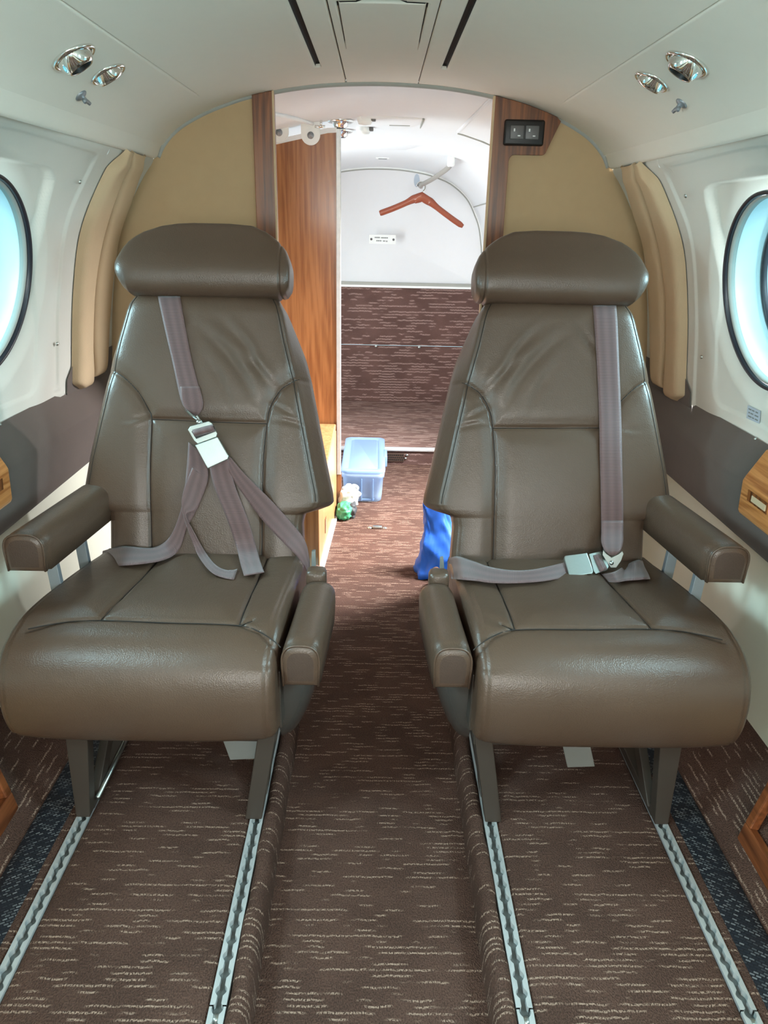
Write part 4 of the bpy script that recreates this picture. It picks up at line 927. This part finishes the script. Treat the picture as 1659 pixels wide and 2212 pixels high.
def make_seat(sg, label):
    t = thing('cabin_seat', label, 'seat', (sg*.40, 1.40, 0), 'cabin seats'); L0 = t.location
    cu_ = make_cushion(t, sg); ba_ = make_back(t, sg); he_ = make_head(t, sg); seams(t, sg, ba_, cu_, he_)
    def bx(name, x0, x1, y0, y1, z0, z1, mat, bev=.003, par=t):
        V, Fc = box(min(sg*x0, sg*x1), max(sg*x0, sg*x1), y0, y1, z0, z1, bev); return mesh(name, sub(V, L0), Fc, mat, par, bev > .004)
    def pr(name, pts, vec, mat, bev=.002, par=t):
        V, Fc = prism([(sg*a, b, c) for a, b, c in pts], (sg*vec[0], vec[1], vec[2]), bev); return mesh(name, sub(V, L0), Fc, mat, par, False)
    # arms
    ar = armrest(t, sg, .672, .640, 1.295, 1.62, .540, .535, .080, .080, 'outer_armrest')
    for y0 in (1.355, 1.50):
        pr('strut', [(.628, y0, .25), (.652, y0, .25), (.668, y0+.01, .47), (.646, y0+.01, .47)], (0, .014, 0), M['strut'], .001)
    armrest(t, sg, .137, .122, 1.150, 1.405, .397, .402, .072, .088, 'inner_armrest')
    bx('arm_hinge', .108, .150, 1.405, 1.445, .35, .418, M['leather'], .010)
    # recline shell under the inner arm
    V = []; nA, nB = 26, 22
    for i in range(nA):
        a = i/(nA-1); Yv = 1.195+.33*a; r = math.sqrt(max(0, 1-(1-min(1, a/.42))**2.4)); r2 = 1 if a < .7 else 1-.5*((a-.7)/.3)**2
        for j in range(nB):
            b_ = j/(nB-1); z = .318-.225*b_*r*r2-.0; x = .190-.078*r*(math.cos(b_*math.pi/2)**.55)*r2-.001
            V.append((sg*x, Yv, z))
    mesh('recline_shell', sub(V, L0), gridf(nA, nB), M['shell'], t)
    bx('side_frame', .176, .19, 1.17, 1.60, .205, .33, M['frame'])
    # legs
    pr('leg', [(.219, 1.148, .006), (.251, 1.148, .006), (.217, 1.148, .215), (.184, 1.148, .215)], (0, .035, 0), M['frame'])
    pr('leg', [(.553, 1.148, .006), (.580, 1.148, .006), (.576, 1.148, .215), (.533, 1.148, .215)], (0, .030, 0), M['frame'])
    bx('front_beam', .185, .576, 1.155, 1.185, .185, .207, M['frame'])
    for x0, x1 in ((.220, .246), (.552, .578)): bx('track_runner', x0, x1, 1.17, 1.66, .006, .026, M['frame'], .002)
    pr('brace', [(.545, 1.18, .026), (.562, 1.18, .026), (.562, 1.22, .026), (.562, 1.45, .215), (.562, 1.41, .215)][0:0] or [(.548, 1.18, .02), (.548, 1.225, .02), (.548, 1.46, .215), (.548, 1.415, .215)], (.018, 0, 0), M['frame'])
    pr('brace', [(.215, 1.20, .02), (.215, 1.245, .02), (.205, 1.46, .215), (.205, 1.415, .215)], (.018, 0, 0), M['frame'])
    for x0, x1 in ((.205, .24), (.55, .578)): pr('leg', [(x0, 1.60, .006), (x1, 1.60, .006), (x1, 1.60, .245), (x0, 1.60, .245)], (0, .03, 0), M['frame'])
    if sg < 0:
        Vt, Ft = tube([(-.543, 1.17, .034), (-.543, 1.62, .034)], .005, 10); mesh('locking_rod', sub(Vt, L0), Ft, M['steel'], t)
        fl = [at(x, y, Y=1.25) for x, y in ((476, 1585), (556, 1585), (555, 1639), (497, 1642))]; V, Fc = prism([fl[0]+np.array((0, 0, .08)), fl[1]+np.array((0, 0, .08)), fl[1], fl[2], fl[3], fl[0]], (0, .004, 0), .001); mesh('pouch_flap', sub(V, L0), Fc, M['flap'], t, False)
        V = [bk(673, 1192, .03), bk(681, 1191, .03), bk(682, 1232, .03), bk(673, 1232, .03)]
        V = [v+np.array((0, -.0, 0)) for v in V]; V2, Fc = prism(V, (0, .012, 0), .001); mesh('recline_lever', sub(V2, L0), Fc, M['flap'], t, False)
    else:
        fl = [at(x, y, Y=1.25) for x, y in ((1214, 1605), (1274, 1605), (1285, 1656), (1226, 1658))]; V, Fc = prism([fl[0]+np.array((0, 0, .08)), fl[1]+np.array((0, 0, .08)), fl[1], fl[2], fl[3], fl[0]], (0, .004, 0), .001); mesh('pouch_flap', sub(V, L0), Fc, M['flap'], t, False)
        V = [bk(951, 1207, .03), bk(958, 1205, .03), bk(961, 1240, .03), bk(950, 1240, .03)]
        V2, Fc = prism(V, (0, .012, 0), .001); mesh('recline_lever', sub(V2, L0), Fc, M['flap'], t, False)
    return t
SEATL = make_seat(-1, 'brown leather cabin seat with belts buckled diagonally across its backrest')
SEATR = make_seat(1, 'brown leather cabin seat with straight upright shoulder belt and buckle resting low')

# ---- belts of the seat with diagonal belts
B = lambda pts, l=.004: [onback(x, y, l) for x, y in pts]
S_ = lambda pts, l=.005: [onseat(x, y, l) for x, y in pts]
o = ribbon('shoulder_strap', B([(341, 640), (346, 665), (358, 720), (372, 780), (390, 862), (402, 885)]), B([(389, 640), (393, 665), (403, 720), (415, 780), (436, 862), (437, 885)]), SEATL)
ribbon('strap_end', B([(389, 835), (390, 862), (402, 886), (413, 897)], .006), B([(431, 835), (439, 872), (434, 888), (428, 897)], .006), SEATL)
LL = SEATL.location
bu = pxplate('buckle', [(423.4, 962), (472, 944), (495.7, 985), (494, 992), (451, 1012), (447, 1006)], .011, M['steel'], SEATL, LL, .0015, lambda x, y: bk(x, y, .052))
pxplate('buckle_tongue', [(407, 929), (412, 921), (452, 910), (458.5, 914), (470, 936), (468, 944), (428, 959), (420, 952)], .005, M['steel'], bu, LL, .001, lambda x, y: bk(x, y, .050))
pxplate('tongue_slot', [(414, 932), (462, 920), (466, 932), (424, 948)], .002, M['black'], bu, LL, 0, lambda x, y: bk(x, y, .056))
ribbon('tongue_webbing', [bk(415, 929, .056), bk(417, 937, .062), bk(420, 943, .058)], [bk(459, 917, .056), bk(462, 925, .062), bk(465, 931, .058)], bu, .002, .004)
pxplate('strap_fitting', [(400, 890), (408, 899), (420, 906), (436, 898), (443, 885), (446, 893), (441, 905), (440, 916), (428, 923), (414, 914), (408, 906)], .004, M['steel'], bu, LL, .0008, lambda x, y: bk(x, y, .048 if y > 900 else .040))
Vt, Ft = lathe([(.0001, .004), (.004, .0035), (.005, 0)], bk(429, 912, .053), NB, 16); mesh('rivet', sub(Vt, LL), Ft, M['steel'], bu)
# lap belt to the wall side: from the buckle down, then flat along the cushion
ribbon('lap_belt', [bk(407, 955, .045), onback(404, 1000, .012), onback(398, 1060, .012), onback(388, 1110, .008), onback(366, 1160, .010), onseat(330, 1183, .014), onseat(265, 1180, .012), onback(222, 1190, .006)],
       [bk(440, 985, .045), onback(450, 1030, .012), onback(430, 1090, .010), onback(404, 1140, .008), onback(385, 1190, .014), onseat(345, 1212, .008), onseat(265, 1222, .006), onback(222, 1220, .006)], SEATL)
ribbon('belt_tail', [onback(415, 1010, .014), onback(396, 1060, .020), onback(393, 1100, .020), onback(408, 1150, .016), onseat(428, 1200, .012), onseat(455, 1235, .010), onseat(485, 1249, .005), onseat(505, 1252, .004)],
       [onback(446, 1030, .010), onback(426, 1100, .010), onback(402, 1112, .020), onback(424, 1158, .016), onseat(446, 1196, .012), onseat(468, 1222, .012), onseat(492, 1232, .006), onseat(513, 1229, .005)], SEATL)
ribbon('belt_tail', [bk(452, 1004, .046), onback(462, 1050, .014), onback(490, 1120, .010), onback(510, 1180, .010), onseat(520, 1220, .008), onseat(527, 1244, .006)],
       [bk(492, 988, .046), onback(508, 1050, .014), onback(535, 1120, .010), onback(553, 1180, .010), onseat(563, 1215, .008), onseat(571, 1236, .006)], SEATL)
ribbon('lap_belt', [bk(488, 992, .044), onback(500, 1030, .016), onback(560, 1115, .010), onback(610, 1170, .010), bk(640, 1200, .034), bk(659, 1226, .034), bk(664, 1248, .030)],
       [bk(496, 986, .044), onback(530, 1025, .016), onback(585, 1080, .010), onback(630, 1130, .010), bk(658, 1166, .030), bk(668, 1205, .028), bk(670, 1244, .026)], SEATL)
# ---- belts of the other seat
ribbon('shoulder_strap', B([(1281, 660), (1284, 700), (1290, 800), (1294, 900), (1296, 1000), (1298, 1080), (1299, 1150), (1301, 1165)]), B([(1331, 660), (1334, 700), (1338, 800), (1342, 900), (1344, 1000), (1346, 1080), (1346, 1150), (1344, 1165)]), SEATR)
ribbon('strap_end', [onback(1299, 1125, .006), bk(1299, 1150, .036), bk(1299, 1172, .058), bk(1307, 1190, .078), bk(1316, 1198, .080)], [onback(1346, 1125, .006), bk(1346, 1150, .036), bk(1346, 1172, .058), bk(1340, 1190, .078), bk(1330, 1199, .080)], SEATR)
LR = SEATR.location; KO = lambda y: lerp(.062, .104, (y-1198)/53)
bu = pxplate('buckle', [(1216, 1210), (1218, 1206), (1265.7, 1200), (1279, 1238), (1278, 1244), (1230, 1251), (1226, 1245)], .011, M['steel'], SEATR, LR, .0015, lambda x, y: bk(x, y, KO(y)))
pxplate('buckle_tongue', [(1271, 1199), (1298, 1193), (1303, 1197), (1314, 1226), (1311, 1232), (1286, 1242), (1281, 1236)], .005, M['steel'], bu, LR, .001, lambda x, y: bk(x, y, KO(y)-.002))
ribbon('tongue_webbing', [bk(1281, 1200, KO(1200)+.004), bk(1288, 1198, KO(1198)+.010), bk(1294, 1196, KO(1196)+.004)], [bk(1297, 1236, KO(1236)+.004), bk(1305, 1232, KO(1232)+.010), bk(1312, 1229, KO(1229)+.004)], bu, .002, .004)
pxplate('strap_fitting', [(1302, 1188), (1309, 1196), (1320, 1204), (1336, 1196), (1343, 1190), (1346, 1196), (1340, 1212), (1330, 1226), (1318, 1226), (1309, 1212), (1301, 1199)], .004, M['steel'], bu, LR, .0008, lambda x, y: bk(x, y, .076))
Vt, Ft = lathe([(.0001, .004), (.004, .0035), (.005, 0)], bk(1321, 1216, .081), NB, 16); mesh('rivet', sub(Vt, LR), Ft, M['steel'], bu)
ribbon('lap_belt', [onback(969, 1206, .006), onseat(990, 1202, .012), onseat(1025, 1213, .016), onseat(1060, 1225, .018), onseat(1110, 1232, .018), onseat(1160, 1229, .022), bk(1222, 1214, .074)],
       [onback(971, 1250, .006), onseat(995, 1252, .008), onseat(1030, 1255, .008), onseat(1060, 1259, .008), onseat(1110, 1260, .008), onseat(1170, 1256, .010), bk(1232, 1246, .098)], SEATR)
ribbon('lap_belt', [bk(1296, 1240, .070), onseat(1325, 1236, .014), onback(1350, 1222, .022), onback(1375, 1210, .020), onback(1395, 1214, .014), onback(1418, 1238, .008)],
       [bk(1300, 1256, .060), onseat(1330, 1258, .008), onseat(1350, 1255, .008), onseat(1375, 1253, .008), onseat(1400, 1251, .008), onback(1422, 1252, .008)], SEATR)

# ------------------------------------------------------------------ light
W = bpy.data.worlds.new('world'); SC.world = W; W.use_nodes = True; nt = W.node_tree; bg = nt.nodes['Background']
tc = N(nt, 'ShaderNodeTexCoord'); sx = N(nt, 'ShaderNodeSeparateXYZ'); nt.links.new(tc.outputs['Generated'], sx.inputs[0])
mr = N(nt, 'ShaderNodeMapRange'); mr.inputs['From Min'].default_value = -.6; mr.inputs['From Max'].default_value = .6; nt.links.new(sx.outputs[2], mr.inputs['Value'])
cr_ = N(nt, 'ShaderNodeValToRGB'); nt.links.new(mr.outputs[0], cr_.inputs[0])
e = cr_.color_ramp.elements; e[0].position = .15; e[0].color = (.30, .72, .86, 1); e[1].position = .72; e[1].color = (1, 1, 1, 1); m_ = e.new(.45); m_.color = (.62, .90, .98, 1)
nt.links.new(cr_.outputs[0], bg.inputs[0]); bg.inputs[1].default_value = 1.4
def area(name, loc, direc, sx_, sy_, power, col):
    l = bpy.data.lights.new(name, 'AREA'); l.shape = 'RECTANGLE'; l.size = sx_; l.size_y = sy_; l.energy = power; l.color = col
    o = bpy.data.objects.new(name, l); C.objects.link(o); o.location = loc; o.rotation_euler = Vector(direc).to_track_quat('-Z', 'Y').to_euler(); return o
WF = struct('wall_front')              # unseen cockpit bulkhead added to keep cyan sky light out; opening towards the windscreens
for nm, q in (('side_panel', (-.85, -.55, .0, 1.5)), ('side_panel', (.55, .85, .0, 1.5)), ('lower_panel', (-.55, .55, -.06, .35)), ('upper_panel', (-.55, .55, 1.38, 1.5))):
    V, Fc = box(q[0], q[1], -1.73, -1.70, q[2], q[3]); mesh(nm, V, Fc, M['cream'], WF, False)
for sg in (-1, 1):
    for k, (wy, ws) in enumerate(WIN):
        if k == 0: area('window_daylight', (sg*1.25, wy+.05, 1.30), (-sg, 0, -.35), .5, .5, 26, (.86, .99, 1))
        else: area('window_daylight', (sg*1.02, wy, 1.12), (-sg, 0, -.22), .5, .5, 38 if k == 1 else 16, (.95, .99, .98))
area('windscreen_daylight', (0, -1.78, 1.08), (0, 1, -.05), 1.1, .5, 22, (1, .985, .94))
area('rear_window_daylight', (1.02, 2.72, 1.22), (-1, -.25, -1), .5, .5, 175, (.97, .98, 1))
area('rear_door_daylight', (-1.0, 3.40, .62), (1, .62, -.12), .7, .9, 22, (.97, .99, 1))

SC.view_settings.view_transform = 'Standard'; SC.view_settings.look = 'None'; SC.view_settings.gamma = 1; SC.view_settings.exposure = 0.46
SC.view_settings.use_curve_mapping = False
SC.cycles.use_denoising = True; SC.cycles.max_bounces = 10; SC.cycles.diffuse_bounces = 6; SC.cycles.transparent_max_bounces = 16
